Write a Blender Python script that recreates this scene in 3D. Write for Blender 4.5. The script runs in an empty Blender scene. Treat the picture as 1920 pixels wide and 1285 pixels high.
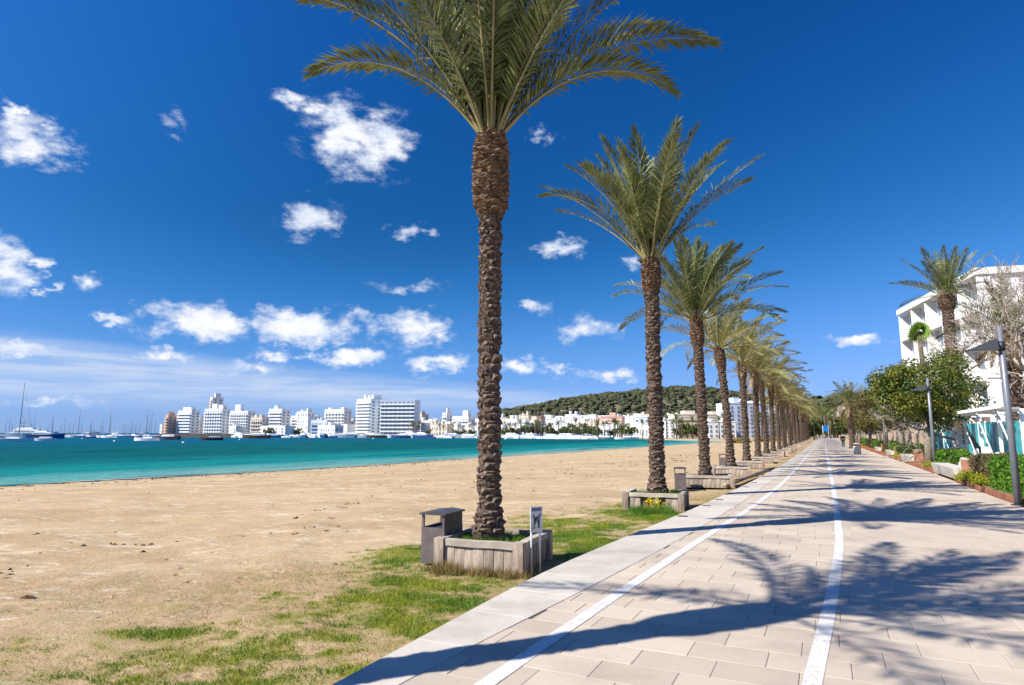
import bpy, math, random
import numpy as np
from mathutils import Matrix, Vector

random.seed(7)
R = math.radians
SC = bpy.context.scene
COL = SC.collection

# ------------------------------------------------------------------ camera
EYE, FPX, HOR, CX, CY = 1.8, 1200.0, 812.0, 960.0, 642.5
PITCH = math.atan((HOR - CY) / FPX)
cp, sp = math.cos(PITCH), math.sin(PITCH)
cd = bpy.data.cameras.new('camera'); cam = bpy.data.objects.new('camera', cd); COL.objects.link(cam)
cd.sensor_width = 36; cd.lens = 36 * FPX / 1920; cd.clip_end = 20000; cd.clip_start = .05
cam.location = (0, 0, EYE); cam.rotation_euler = (R(90) + PITCH, 0, 0)
SC.camera = cam

# ------------------------------------------------------------------ light
SUN_EL, SUN_SPREAD = R(43.0), R(24.0)          # light travels towards (cos24, sin24) on the ground
sd = Vector((math.cos(SUN_SPREAD) * math.cos(SUN_EL), math.sin(SUN_SPREAD) * math.cos(SUN_EL), -math.sin(SUN_EL)))
sl = bpy.data.lights.new('sun', 'SUN'); sl.energy = 4.8; sl.angle = R(.53); sl.color = (1, .94, .85)
so = bpy.data.objects.new('sun', sl); COL.objects.link(so)
so.rotation_euler = sd.to_track_quat('-Z', 'Y').to_euler()

vs = SC.view_settings
vs.view_transform = 'Standard'; vs.look = 'None'; vs.gamma = 1; vs.exposure = .9; vs.use_curve_mapping = False
SC.cycles.use_denoising = True
SC.cycles.max_bounces = 6; SC.cycles.diffuse_bounces = 3; SC.cycles.glossy_bounces = 2
SC.cycles.transmission_bounces = 3; SC.cycles.transparent_max_bounces = 6
SC.cycles.caustics_reflective = False; SC.cycles.caustics_refractive = False

def ray(x, y):
    u = (x - CX) / FPX; v = -(y - CY) / FPX
    return (u, cp - v * sp, sp + v * cp)
def gnd(x, y, z=0.0):
    d = ray(x, y); t = (z - EYE) / d[2]
    return d[0] * t, d[1] * t
def at(x, y, Y):
    d = ray(x, y); t = Y / d[1]
    return d[0] * t, Y, EYE + d[2] * t

# ------------------------------------------------------------------ node helpers
class NT:
    def __init__(s, tree): s.t = tree
    def n(s, typ, **kw):
        nd = s.t.nodes.new(typ)
        ins = kw.pop('ins', {})
        for k, v in kw.items(): setattr(nd, k, v)
        for k, v in ins.items(): s.put(nd.inputs[k], v)
        return nd
    def put(s, sock, v):
        if isinstance(v, bpy.types.NodeSocket): s.t.links.new(v, sock)
        else: sock.default_value = v
    def m(s, op, a, b=0.0, c=0.0, clamp=False):
        nd = s.t.nodes.new('ShaderNodeMath'); nd.operation = op; nd.use_clamp = clamp
        s.put(nd.inputs[0], a); s.put(nd.inputs[1], b); s.put(nd.inputs[2], c)
        return nd.outputs[0]
    def vm(s, op, a, b=(0, 0, 0), out=0):
        nd = s.t.nodes.new('ShaderNodeVectorMath'); nd.operation = op
        s.put(nd.inputs[0], a); s.put(nd.inputs[1], b)
        return nd.outputs[out]
    def mix(s, f, a, b, blend='MIX'):
        nd = s.t.nodes.new('ShaderNodeMix'); nd.data_type = 'RGBA'; nd.blend_type = blend
        s.put(nd.inputs[0], f); s.put(nd.inputs[6], c4(a)); s.put(nd.inputs[7], c4(b))
        return nd.outputs[2]
    def noise(s, vec, scale, detail=4, rough=.55, out=0, dist=0):
        nd = s.n('ShaderNodeTexNoise', ins={'Scale': scale, 'Detail': detail, 'Roughness': rough, 'Distortion': dist})
        if vec is not None: s.t.links.new(vec, nd.inputs['Vector'])
        return nd.outputs[out]
    def mr(s, v, a, b, c=0., d=1., smooth=True):
        nd = s.n('ShaderNodeMapRange', interpolation_type='SMOOTHSTEP' if smooth else 'LINEAR')
        for i, q in enumerate((v, a, b, c, d)): s.put(nd.inputs[i], q)
        return nd.outputs[0]
def c4(c):
    if isinstance(c, bpy.types.NodeSocket): return c
    return (*c, 1) if len(c) == 3 else c

# ------------------------------------------------------------------ sky with clouds
W = bpy.data.worlds.new('World'); SC.world = W; W.use_nodes = True
W.cycles.sampling_method = 'MANUAL'; W.cycles.sample_map_resolution = 512
wt = NT(W.node_tree); W.node_tree.nodes.clear()
sky = wt.n('ShaderNodeTexSky', sky_type='NISHITA', sun_disc=False, sun_elevation=SUN_EL,
           sun_rotation=math.atan2(-sd.x, -sd.y), altitude=0, air_density=1.0, dust_density=.25, ozone_density=1.2)
SKY_K = .093
SKYCH = ((1.5, 2.0, .28), (1.27, 1.28, .48), (2.1, .97, 1.05)); POLK = .55
tc = wt.n('ShaderNodeTexCoord')
sx = wt.n('ShaderNodeSeparateXYZ', ins={0: tc.outputs['Generated']})
az = wt.m('ARCTAN2', sx.outputs[0], sx.outputs[1])
hl = wt.m('MAXIMUM', wt.m('SQRT', wt.m('ADD', wt.m('MULTIPLY', sx.outputs[0], sx.outputs[0]), wt.m('MULTIPLY', sx.outputs[1], sx.outputs[1]))), .02)
el = wt.m('DIVIDE', sx.outputs[2], hl)
ae = wt.n('ShaderNodeCombineXYZ', ins={0: az, 1: el, 2: 0.0}).outputs[0]
nv = wt.vm('MULTIPLY', ae, (1, 1.5, 1))
n1 = wt.noise(nv, 19, 9, .61); n2 = wt.noise(nv, 5, 3, .5)
CL = [(62, 272, 95, 62, 1), (20, 208, 26, 22, .8), (100, 235, 30, 26, .6), (338, 232, 34, 26, .5), (680, 262, 105, 76, .95), (640, 215, 60, 40, .7),
      (545, 180, 40, 20, .6), (578, 415, 66, 40, .8), (757, 430, 26, 20, .65), (800, 436, 20, 10, .45), (1052, 468, 50, 22, .95),
      (1030, 253, 26, 20, .55), (22, 500, 60, 60, 1), (93, 498, 22, 18, .8), (85, 542, 20, 13, .75), (162, 532, 30, 17, .6),
      (212, 598, 48, 13, .8), (375, 606, 150, 42, 1.15), (560, 614, 130, 40, 1.15), (775, 616, 92, 42, 1.0), (680, 590, 60, 20, .6),
      (320, 667, 58, 18, .9), (508, 663, 44, 15, .8), (578, 665, 28, 14, .8), (645, 670, 75, 18, .95), (818, 682, 64, 18, .95),
      (970, 688, 60, 18, .9), (1100, 615, 60, 26, .55), (1140, 706, 84, 16, .75), (475, 690, 56, 14, .75), (45, 657, 80, 14, .8),
      (1610, 637, 50, 11, .6), (1040, 690, 44, 8, .5), (1190, 488, 20, 11, .5), (765, 540, 60, 14, .4), (985, 575, 50, 12, .35), (110, 752, 90, 9, .45)]
wc = wt.noise(nv, 30, 4, .6, out=1); wv_ = wt.vm('MULTIPLY', wt.vm('SUBTRACT', wc, (.5, .5, .5)), (.075, .05, 0))
aw = wt.vm('ADD', ae, wv_)
fld = None
random.seed(11)
ent = []
for x, y, rx, ry, w in CL:
    d = ray(x, y); a0 = math.atan2(d[0], d[1]); e0 = d[2] / math.hypot(d[0], d[1])
    q = d[1] / math.hypot(d[0], d[1])
    ent.append((a0, e0, 1.15 * rx / FPX * q * q, 1.15 * ry / FPX * q, w))
for k in range(60):                                # clouds out of view all round, extra ones added to whiten the fill light
    a0 = random.uniform(.75, 2 * math.pi - .75); a0 = a0 if a0 < math.pi else a0 - 2 * math.pi
    e0 = .06 + random.random() ** 2 * 1.6; r0 = random.uniform(.03, .11)
    ent.append((a0, e0, r0, r0 * random.uniform(.25, .5), random.uniform(.6, 1.1)))
for a0, e0, ra, re, w in ent:
    v = wt.vm('SUBTRACT', aw, (a0, e0, 0)); v = wt.vm('MULTIPLY', v, (1 / ra, 1 / re, 0))
    L = wt.vm('LENGTH', v, out=1)
    f = wt.m('MULTIPLY_ADD', L, -w, w)
    fld = f if fld is None else wt.m('MAXIMUM', fld, f)
shape = wt.m('ADD', fld, wt.m('MULTIPLY', wt.m('SUBTRACT', n1, .5), 2.6))
shape = wt.m('ADD', shape, wt.m('MULTIPLY', wt.m('SUBTRACT', n2, .5), .8))
inside = wt.mr(fld, -.30, .25)
dens = wt.m('MULTIPLY', wt.mr(shape, .0, .80), inside)
dens = wt.m('MULTIPLY', dens, .93)
# flat veil low over the sea
veil_top = wt.m('MULTIPLY_ADD', wt.m('ABSOLUTE', wt.m('ADD', az, .66)), -.085, .122)
vn = wt.noise(wt.vm('MULTIPLY', ae, (2.4, 26, 1)), 2.4, 6, .6)
veil = wt.m('MULTIPLY', wt.mr(wt.m('SUBTRACT', veil_top, el), -.012, .02), wt.mr(el, .02, .065))
veil = wt.m('MULTIPLY', veil, wt.mr(vn, .3, .64, .3, .9))
lum = wt.mr(wt.noise(wt.vm('ADD', nv, (.004, -.012, 0)), 17, 6, .6), .3, .62, .72, 1.0)
ccol = wt.mix(wt.mr(wt.m('ADD', wt.m('MULTIPLY', shape, .6), wt.m('MULTIPLY', lum, 1.4)), 1.35, 2.0), (.38, .43, .53), (.58, .58, .585))
# clear polarised sky: darker at right angles to the sun, deeper blue than the raw model
cg = wt.vm('DOT_PRODUCT', wt.vm('NORMALIZE', tc.outputs['Generated']), tuple(-sd), out=1); c2 = wt.m('MULTIPLY', cg, cg)
pol = wt.m('MULTIPLY_ADD', wt.m('DIVIDE', wt.m('SUBTRACT', 1.0, c2), wt.m('ADD', 1.0, c2)), wt.mr(el, .0, .35, -.12, -POLK), 1.0)
sc_ = wt.n('ShaderNodeSeparateColor', ins={0: sky.outputs[0]})
ch = []
for i, (gain, power, top) in enumerate(SKYCH):
    x_ = wt.m('MULTIPLY', wt.m('POWER', wt.m('MULTIPLY', sc_.outputs[i], SKY_K), power), gain)
    x_ = wt.m('DIVIDE', x_, wt.m('ADD', 1.0, wt.m('DIVIDE', x_, top)))
    pk = pol if i else wt.m('MULTIPLY', pol, pol)
    ch.append(wt.m('MULTIPLY', x_, pk))
base = wt.n('ShaderNodeCombineColor', ins={0: ch[0], 1: ch[1], 2: ch[2]}).outputs[0]
skyc = wt.mix(veil, base, (.33, .39, .50))
skyc = wt.mix(dens, skyc, ccol)
bg = wt.n('ShaderNodeBackground', ins={'Color': skyc, 'Strength': 1.0})
wo = wt.n('ShaderNodeOutputWorld', ins={0: bg.outputs[0]})

# ------------------------------------------------------------------ materials
MATS = {}
def mat(name, col, col2=None, rough=.8, scale=6, lo=.35, hi=.65, bump=0, bscale=40, objvar=0, spec=.3, trans=0, metal=0,
        stretch=(1, 1, 1), coord='Object', detail=4, bdist=.02, stain=None):
    if name in MATS: return MATS[name]
    m = bpy.data.materials.new(name); m.use_nodes = True
    t = NT(m.node_tree); m.node_tree.nodes.clear()
    out = t.n('ShaderNodeOutputMaterial'); b = t.n('ShaderNodeBsdfPrincipled')
    v = t.n('ShaderNodeTexCoord').outputs[coord]
    v = t.vm('MULTIPLY', v, stretch)
    c = c4(col)
    if col2 is not None:
        c = t.mix(t.mr(t.noise(v, scale, detail), lo, hi), col, col2)
    if stain is not None:
        gp_ = t.n('ShaderNodeNewGeometry').outputs['Position']
        k1 = t.mr(t.noise(gp_, .55, 7, .68), .46, .70, 0, .75); k2 = t.mr(t.noise(gp_, 11, 5, .7), .57, .70, 0, .55)
        c = t.mix(k1, c, stain); c = t.mix(k2, c, stain); c = t.mix(t.mr(t.noise(gp_, 38, 2, .5), .70, .78, 0, .6), c, (.12, .10, .085))
    if objvar:
        oi = t.n('ShaderNodeObjectInfo')
        k = t.mr(oi.outputs['Random'], 0, 1, 1 - objvar, 1 + objvar, smooth=False)
        h = t.n('ShaderNodeHueSaturation', ins={'Value': k}); t.put(h.inputs['Color'], c); c = h.outputs[0]
    t.put(b.inputs['Base Color'], c)
    b.inputs['Roughness'].default_value = rough; b.inputs['Metallic'].default_value = metal
    b.inputs['Specular IOR Level'].default_value = spec
    if bump:
        bn = t.n('ShaderNodeBump', ins={'Strength': bump, 'Distance': bdist})
        t.put(bn.inputs['Height'], t.noise(v, bscale, 4)); t.put(b.inputs['Normal'], bn.outputs[0])
    sh = b.outputs[0]
    if trans:
        tr = t.n('ShaderNodeBsdfTranslucent'); t.put(tr.inputs['Color'], c)
        mx = t.n('ShaderNodeMixShader', ins={0: trans, 1: sh, 2: tr.outputs[0]}); sh = mx.outputs[0]
    t.put(out.inputs[0], sh)
    MATS[name] = m
    return m

WHITE = mat('white_render', (.80, .80, .78), (.74, .74, .72), rough=.85, scale=.6)
GLASSD = mat('window_glass', (.17, .21, .26), rough=.15, spec=.5)
STONE = mat('paver_stone', (.445, .38, .305), (.41, .35, .28), rough=.75, scale=1.1, bump=.3, bscale=90, objvar=.10, spec=.25, bdist=.004, stain=(.33, .265, .215))

# ------------------------------------------------------------------ mesh helpers
def nrm(a): return a / np.maximum(np.linalg.norm(a, axis=-1, keepdims=True), 1e-9)
class MB:
    def __init__(s): s.V = []; s.F = []; s.n = 0; s.S = []
    def add(s, V, F, smooth=False):
        V = np.asarray(V, float).reshape(-1, 3); s.V.append(V)
        for f in F: s.F.append(tuple(int(i) + s.n for i in f)); s.S.append(smooth)
        s.n += len(V); return s
    def box(s, x0, x1, y0, y1, z0, z1, M=None):
        V = np.array([(x, y, z) for z in (z0, z1) for x, y in ((x0, y0), (x1, y0), (x1, y1), (x0, y1))], float)
        if M is not None: V = V @ np.array(M.to_3x3()).T + np.array(M.translation)
        return s.add(V, [(3, 2, 1, 0), (4, 5, 6, 7), (0, 1, 5, 4), (1, 2, 6, 5), (2, 3, 7, 6), (3, 0, 4, 7)])
    def tube(s, P, rad, n=6, cap=True, smooth=True):
        P = np.asarray(P, float); m = len(P); rad = np.broadcast_to(np.asarray(rad, float), (m,))
        T = nrm(np.gradient(P, axis=0)) if m > 2 else nrm(np.repeat(P[1:] - P[:1], 2, 0))
        ref = np.array((0, 0, 1.)) if abs(T[0][2]) < .9 else np.array((1., 0, 0))
        A = nrm(np.cross(T, ref)); B = np.cross(T, A)
        an = np.linspace(0, 2 * np.pi, n, endpoint=False)
        V = P[:, None] + rad[:, None, None] * (np.cos(an)[None, :, None] * A[:, None] + np.sin(an)[None, :, None] * B[:, None])
        F = [(i * n + j, i * n + (j + 1) % n, (i + 1) * n + (j + 1) % n, (i + 1) * n + j) for i in range(m - 1) for j in range(n)]
        if cap: F += [tuple(range(n))[::-1], tuple((m - 1) * n + j for j in range(n))]
        return s.add(V.reshape(-1, 3), F, smooth)
    def prism(s, pts, z0, z1, M=None):
        n = len(pts); V = np.array([(x, y, z0) for x, y in pts] + [(x, y, z1) for x, y in pts], float)
        if M is not None: V = V @ np.array(M.to_3x3()).T + np.array(M.translation)
        return s.add(V, [tuple(range(n))[::-1], tuple(range(n, 2 * n))] + [(i, (i + 1) % n, n + (i + 1) % n, n + i) for i in range(n)])
    def mesh(s, name):
        me = bpy.data.meshes.new(name); V = np.concatenate(s.V)
        me.from_pydata(V.tolist(), [], s.F); 
        if any(s.S): me.polygons.foreach_set('use_smooth', s.S)
        me.update(); return me
    def build(s, name, m, parent=None): return obj(name, s.mesh(name), m, parent)
def fast_mesh(name, V, F, smooth=False):
    V = np.asarray(V, np.float32); F = np.asarray(F, np.int32); k = F.shape[1]
    me = bpy.data.meshes.new(name)
    me.vertices.add(len(V)); me.vertices.foreach_set('co', V.ravel())
    me.loops.add(F.size); me.loops.foreach_set('vertex_index', F.ravel())
    me.polygons.add(len(F)); me.polygons.foreach_set('loop_start', np.arange(0, F.size, k, dtype=np.int32))
    if smooth: me.polygons.foreach_set('use_smooth', np.ones(len(F), bool))
    me.update(calc_edges=True); me.validate(); return me
def obj(name, me, m=None, parent=None, loc=None, rz=0):
    o = bpy.data.objects.new(name, me); COL.objects.link(o)
    if m and not me.materials: me.materials.append(m)
    if parent: o.parent = parent
    if loc is not None: o.location = loc
    if rz: o.rotation_euler.z = rz
    return o
def tag(o, label=None, cat=None, group=None, kind=None):
    for k, v in (('label', label), ('category', cat), ('group', group), ('kind', kind)):
        if v: o[k] = v
    return o
def thing(name, label, cat, loc=(0, 0, 0), rz=0, group=None):
    o = bpy.data.objects.new(name, None); COL.objects.link(o); o.location = loc; o.rotation_euler.z = rz
    o.empty_display_size = .1
    return tag(o, label, cat, group)
def copy_tree(o, parent=None):
    c = o.copy(); COL.objects.link(c); c.parent = parent
    for ch in list(o.children): copy_tree(ch, c)
    return c
def _h(i, j, s): 
    v = np.sin(i * 127.1 + j * 311.7 + s * 74.7) * 43758.5453
    return v - np.floor(v)
def vnoise(x, y, s=0):
    i, j = np.floor(x), np.floor(y); f, g = x - i, y - j; f = f * f * (3 - 2 * f); g = g * g * (3 - 2 * g)
    return (_h(i, j, s) * (1 - f) + _h(i + 1, j, s) * f) * (1 - g) + (_h(i, j + 1, s) * (1 - f) + _h(i + 1, j + 1, s) * f) * g
def fbm(x, y, s=0, o=4):
    r, a, t = 0, 1., 0.
    for k in range(o): r = r + a * vnoise(x * 2 ** k, y * 2 ** k, s + k); t += a; a *= .5
    return r / t

# ------------------------------------------------------------------ promenade frame: s along the walk, t to its right
UX, UY = .4364, .8998
PANG = math.atan2(UY, UX) - R(90)                # rotation that turns +Y into the walk's direction
def st(x, y): return UX * x + UY * y, UY * x - UX * y
def xy(s, t): return UX * s + UY * t, UY * s - UX * t
def smooth_interp(xs, ys):
    xs, ys = np.array(xs, float), np.array(ys, float)
    m = np.gradient(ys, xs)
    def f(x):
        x = np.asarray(x, float); k = np.clip(np.searchsorted(xs, x) - 1, 0, len(xs) - 2)
        h = xs[k + 1] - xs[k]; u = np.clip((x - xs[k]) / h, 0, 1)
        return ys[k] * (2*u**3 - 3*u**2 + 1) + m[k]*h*(u**3 - 2*u**2 + u) + ys[k+1]*(-2*u**3 + 3*u**2) + m[k+1]*h*(u**3 - u**2)
    return f
S_ = [-25, 0, 4, 8, 12, 16, 25, 35, 60, 100, 420]
tK = smooth_interp(S_, [-3.0, -3.2, -3.32, -3.42, -3.22, -2.98, -2.63, -2.42, -2.25, -2.2, -2.2])      # outer kerb edge
tJ = smooth_interp(S_, [-2.95, -2.95, -2.88, -2.57, -2.32, -2.15, -1.95, -1.8, -1.7, -1.65, -1.65])     # kerb to paving
tL = smooth_interp(S_, [-2.4, -2.4, -2.33, -2.19, -2.0, -1.78, -1.52, -1.45, -1.42, -1.4, -1.4])       # edge line
tC = smooth_interp(S_, [-.4, -.33, -.26, -.06, .09, .12, .12, .08, 0, -.1, -.1])                         # middle line
tR = smooth_interp(S_, [4.6, 4.5, 4.45, 4.4, 4.35, 4.3, 4.2, 4.25, 4.05, 3.6, 3.4])                     # right edge
T_SHORE = smooth_interp([-60, 0, 19, 34, 64, 96, 150, 185, 210, 225, 240, 290, 350, 420],
                        [52, 42, 39.5, 36.8, 35.2, 33.6, 32.2, 31, 29, 34, 48, 74, 150, 260])
WATER_Z, SAND_Z = -1.0, -.3

def beach_z(s, T):
    """ground height left of the kerb; T = distance left of the walk's axis"""
    k = T_SHORE(s)
    f = np.clip((T - 3) / np.maximum(k - 3, 1), 0, None)
    z = SAND_Z - .7 * np.clip(f, 0, 1) ** 1.15 - .09 * np.clip(T - k, 0, 25)
    return z
# --- ground sheet
ss = np.concatenate([np.arange(-25, 3, .5), np.arange(3, 26, .14), np.arange(26, 60, .4), np.arange(60, 130, 1.5), np.arange(130, 421, 5)])
tt = np.concatenate([np.arange(-160, -20, 10), np.arange(-20, -4, 2), np.array([-3.9, -2, 0, 1.5]), np.arange(2.0, 12, .14), np.arange(12, 24, .3), np.arange(24, 62, .7), np.arange(62, 165, 5)])
Sg, Tg = np.meshgrid(ss, tt, indexing='ij')
kerbT = -tK(Sg)
Zg = np.where(Tg > kerbT - .12, beach_z(Sg, Tg), -.16)
rt = tR(Sg)
Zg = np.where(-Tg > rt + .1, -.03, Zg)
land = (Tg > kerbT + .05) & (Tg < T_SHORE(Sg) + 1)
bumpy = (fbm(Sg * 1.1, Tg * 1.1, 3, 4) - .5) * .12 + (fbm(Sg * .22, Tg * .22, 9, 3) - .5) * .16 + (fbm(Sg * 3.6, Tg * 3.6, 13, 2) - .5) * .035
rake = np.sin((Tg * .94 + Sg * .34) * 2 * np.pi / .62 + 3 * fbm(Sg * .3, Tg * .3, 5, 2)) * .022 * np.clip((Tg - 7) / 5, 0, 1) * np.clip((fbm(Sg * .12, Tg * .25, 21, 2) - .38) * 5, 0, 1)
Zg = Zg + land * (bumpy * np.clip((Tg - kerbT) / 1.2, .15, 1) * np.clip((T_SHORE(Sg) - Tg) / 5, .1, 1) + rake)
Xg, Yg = xy(Sg, -Tg)
ni, nj = Sg.shape
I = np.arange(ni * nj).reshape(ni, nj)
Fq = np.stack([I[:-1, :-1], I[:-1, 1:], I[1:, 1:], I[1:, :-1]], -1).reshape(-1, 4)
gme = fast_mesh('ground', np.stack([Xg, Yg, Zg], -1).reshape(-1, 3), Fq, True)

# green patches measured on the ground: (px, py, half width px, half height px, strength)
PATCH = [(290, 1178, 62, 10, 1), (560, 1192, 80, 16, .8), (640, 1150, 60, 12, .5), (700, 1120, 110, 16, .75), (720, 1160, 80, 16, .9), (655, 1196, 45, 13, .9),
         (620, 1215, 50, 16, .9), (790, 1185, 45, 17, .95), (500, 1205, 110, 18, .6), (760, 1040, 70, 13, .9), (1090, 1012, 62, 26, 1), (1150, 985, 60, 12, .6),
         (480, 1255, 80, 16, .65), (250, 1268, 60, 14, .6), (380, 1275, 50, 10, .6), (780, 1090, 60, 14, .6), (850, 1130, 60, 14, .55), (1215, 962, 62, 14, 1.1), (860, 1098, 70, 14, .6),
         (640, 1255, 40, 10, .5), (560, 1225, 60, 10, .7), (1040, 975, 40, 8, .5), (420, 1235, 120, 14, .5), (900, 1085, 60, 10, .45), (330, 1215, 120, 14, .35)]
def patch_field(X, Y):
    Z = SAND_Z; f = np.full_like(X, -1.2)
    # ellipses fixed on the sand itself: centre and half sizes turned into metres once
    for x, y, rx, ry, w in PATCH:
        c = gnd(x, y, Z); rX = rx / FPX * c[1]; y2 = gnd(x, y - ry, Z)[1]; rY = (y2 - c[1])
        f = np.maximum(f, w * (1 - np.sqrt(((X - c[0]) / rX) ** 2 + ((Y - c[1]) / rY) ** 2) * .72))
    return f
def green_density(p, X, Y):
    return (p + .12 + (fbm(X * 1.6, Y * 2.6, 41, 3) - .5) * 1.5 + (fbm(X * 6, Y * 9, 47, 3) - .5) * 1.5) * 1.5
grass_w = smooth_interp([0, 4, 9, 13, 20, 40, 80], [5.6, 5.2, 4.2, 3.0, 2.2, 1.6, 1.3])
Tk = Tg - kerbT
soil = np.clip(1.25 - Tk / grass_w(np.clip(Sg, 0, 80)) + (fbm(Sg * .5, Tg * .5, 31, 4) - .5) * 1.6, 0, 1) * (Tk > -.3)
pf = patch_field(Xg, Yg)
green = np.clip(green_density(pf, Xg, Yg), 0, 1) * (Tk > .1)
wet = np.clip(1 - np.abs(Tg - T_SHORE(Sg)) / 1.8, 0, 1)
ca = gme.color_attributes.new('soil', 'FLOAT_COLOR', 'POINT')
ca.data.foreach_set('color', np.stack([soil, green, wet, (Tg < kerbT) * 1.0], -1).astype(np.float32).ravel())

gm = bpy.data.materials.new('sand_and_soil'); gm.use_nodes = True
t = NT(gm.node_tree); gm.node_tree.nodes.clear()
out = t.n('ShaderNodeOutputMaterial'); b = t.n('ShaderNodeBsdfPrincipled'); t.put(out.inputs[0], b.outputs[0])
pos = t.n('ShaderNodeNewGeometry').outputs['Position']
att = t.n('ShaderNodeAttribute', attribute_name='soil')
sep = t.n('ShaderNodeSeparateColor', ins={0: att.outputs['Color']})
band = t.noise(t.vm('MULTIPLY', pos, (.10, .42, 1)), 1.0, 5, .6)
band2 = t.noise(t.vm('MULTIPLY', pos, (.5, 1.9, 1)), 1.0, 5, .65)
c = t.mix(t.mr(band, .38, .62), (.445, .335, .20), (.38, .275, .155))
c = t.mix(t.mr(band2, .54, .68, 0, .85), c, (.56, .46, .33))
fl = t.noise(t.vm('MULTIPLY', pos, (1.6, 5.0, 1)), 1.0, 4, .7)
c = t.mix(t.mr(fl, .57, .70, 0, .85), c, (.64, .57, .46))
c = t.mix(t.mr(fl, .34, .25, 0, .5), c, (.30, .20, .11))
c = t.mix(t.mr(band2, .40, .28, 0, .5), c, (.34, .23, .125))
fine = t.noise(pos, 9, 6, .7)
soilc = t.mix(t.mr(fine, .35, .62), (.28, .185, .10), (.46, .33, .19))
soilc = t.mix(t.mr(t.noise(pos, 2.3, 5, .6), .42, .6), soilc, (.25, .20, .07))
c = t.mix(t.m('MULTIPLY', sep.outputs[0], .82), c, soilc)
c = t.mix(t.m('MULTIPLY', sep.outputs[1], .75), c, t.mix(t.mr(fine, .3, .6), (.13, .165, .015), (.23, .23, .02)))
c = t.mix(t.m('MULTIPLY', sep.outputs[2], .55), c, (.20, .15, .10))
c = t.mix(t.mr(t.noise(pos, 55, 3, .6), .35, .7, 0, .22), c, (.26, .19, .11))
t.put(b.inputs['Base Color'], c); b.inputs['Roughness'].default_value = .95; b.inputs['Specular IOR Level'].default_value = .15
h = t.m('ADD', t.noise(pos, 7, 6, .7), t.m('MULTIPLY', t.noise(pos, 40, 4, .7), .35))
vo = t.n('ShaderNodeTexVoronoi', ins={'Scale': 1.9, 'Vector': pos}); ft_ = t.mr(vo.outputs['Distance'], .02, .17, -.9, 0)
ft_ = t.m('MULTIPLY', ft_, t.mr(t.noise(pos, .35, 3), .40, .55))
h = t.m('ADD', h, ft_)
bn = t.n('ShaderNodeBump', ins={'Strength': .75, 'Distance': .06, 'Height': h}); t.put(b.inputs['Normal'], bn.outputs[0])
ground = tag(obj('ground', gme, gm), kind='structure')

# --- sea floor / land to the horizon and the far shore
SOILF = mat('far_soil', (.24, .20, .13), (.34, .27, .17), rough=.95, scale=.03, coord='Object')
o = MB().add([(-9000, -3000, -6), (9000, -3000, -6), (9000, 12000, -6), (-9000, 12000, -6)], [(0, 1, 2, 3)]).build('sea_bed', SOILF); tag(o, kind='structure')
shore = [(96, 226), (66, 262), (61, 305), (12, 373), (-97, 450), (-200, 505), (-300, 540), (-318, 600), (-330, 800), (-300, 2600), (2600, 2600), (2600, 226)]
mb = MB(); n = len(shore)
V = [(x, y, -.62) for x, y in shore] + [(x * .985 + (0 if y > 900 else 0), y - (4 if y < 900 else 0), -2.2) for x, y in shore]
mb.add(V, [tuple(range(n))] + [(i, n + i, n + (i + 1) % n, (i + 1) % n) for i in range(n)])
tag(mb.build('far_shore', SOILF), kind='structure')
tag(MB().add([(100, -300, -.2), (2600, -300, -.2), (2600, 2600, -.2), (150, 2600, -.2), (150, 420, -.2)], [(0, 1, 2, 3, 4)]).build('inland_ground', SOILF), kind='structure')

# --- water
wm = bpy.data.materials.new('sea_water'); wm.use_nodes = True
t = NT(wm.node_tree); wm.node_tree.nodes.clear()
out = t.n('ShaderNodeOutputMaterial'); b = t.n('ShaderNodeBsdfPrincipled'); t.put(out.inputs[0], b.outputs[0])
pos = t.n('ShaderNodeNewGeometry').outputs['Position']
Tn = t.vm('DOT_PRODUCT', pos, (-UY, UX, 0), out=1)
Sn = t.vm('DOT_PRODUCT', pos, (UX, UY, 0), out=1)
cc = t.n('ShaderNodeCombineXYZ', ins={0: t.m('MULTIPLY', Sn, .012), 1: t.m('MULTIPLY', Tn, .045), 2: 0.}).outputs[0]
nz = t.noise(cc, 1.0, 5, .6)
edge = t.m('ADD', t.mr(Sn, 0, 90, 41.5, 34, smooth=False), -.5)
dpt = t.m('ADD', t.m('SUBTRACT', Tn, edge), t.m('MULTIPLY', t.m('SUBTRACT', nz, .5), 26))
c = t.mix(t.mr(dpt, -5, 3), (.22, .30, .26), (.075, .255, .245))
c = t.mix(t.mr(dpt, 3, 12), c, (.004, .17, .165))
c = t.mix(t.mr(dpt, 14, 38), c, (.0, .082, .088))
c = t.mix(t.mr(dpt, 60, 170), c, (.0, .078, .140))
c = t.mix(t.mr(t.noise(cc, 3.2, 4, .6), .53, .68, 0, .8), c, (.0, .038, .052))
c = t.mix(t.mr(t.noise(t.vm('MULTIPLY', cc, (1, 1.6, 1)), 2.1, 4, .6), .60, .72, 0, .45), c, (.006, .135, .14))
rip = t.noise(t.vm('MULTIPLY', t.n('ShaderNodeCombineXYZ', ins={0: Sn, 1: Tn, 2: 0.}).outputs[0], (.10, .55, 1)), 1.0, 6, .7)
c = t.mix(t.mr(rip, .50, .66, 0, .5), c, (.0, .045, .060))
c = t.mix(t.mr(rip, .45, .30, 0, .35), c, (.05, .22, .22))
wm.node_tree.nodes.remove(b)
df = t.n('ShaderNodeBsdfDiffuse', ins={'Color': c}); gl = t.n('ShaderNodeBsdfGlossy', ins={'Color': (1, 1, 1, 1), 'Roughness': .25})
mxs = t.n('ShaderNodeMixShader', ins={0: .045, 1: df.outputs[0], 2: gl.outputs[0]}); t.put(out.inputs[0], mxs.outputs[0])
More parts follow.
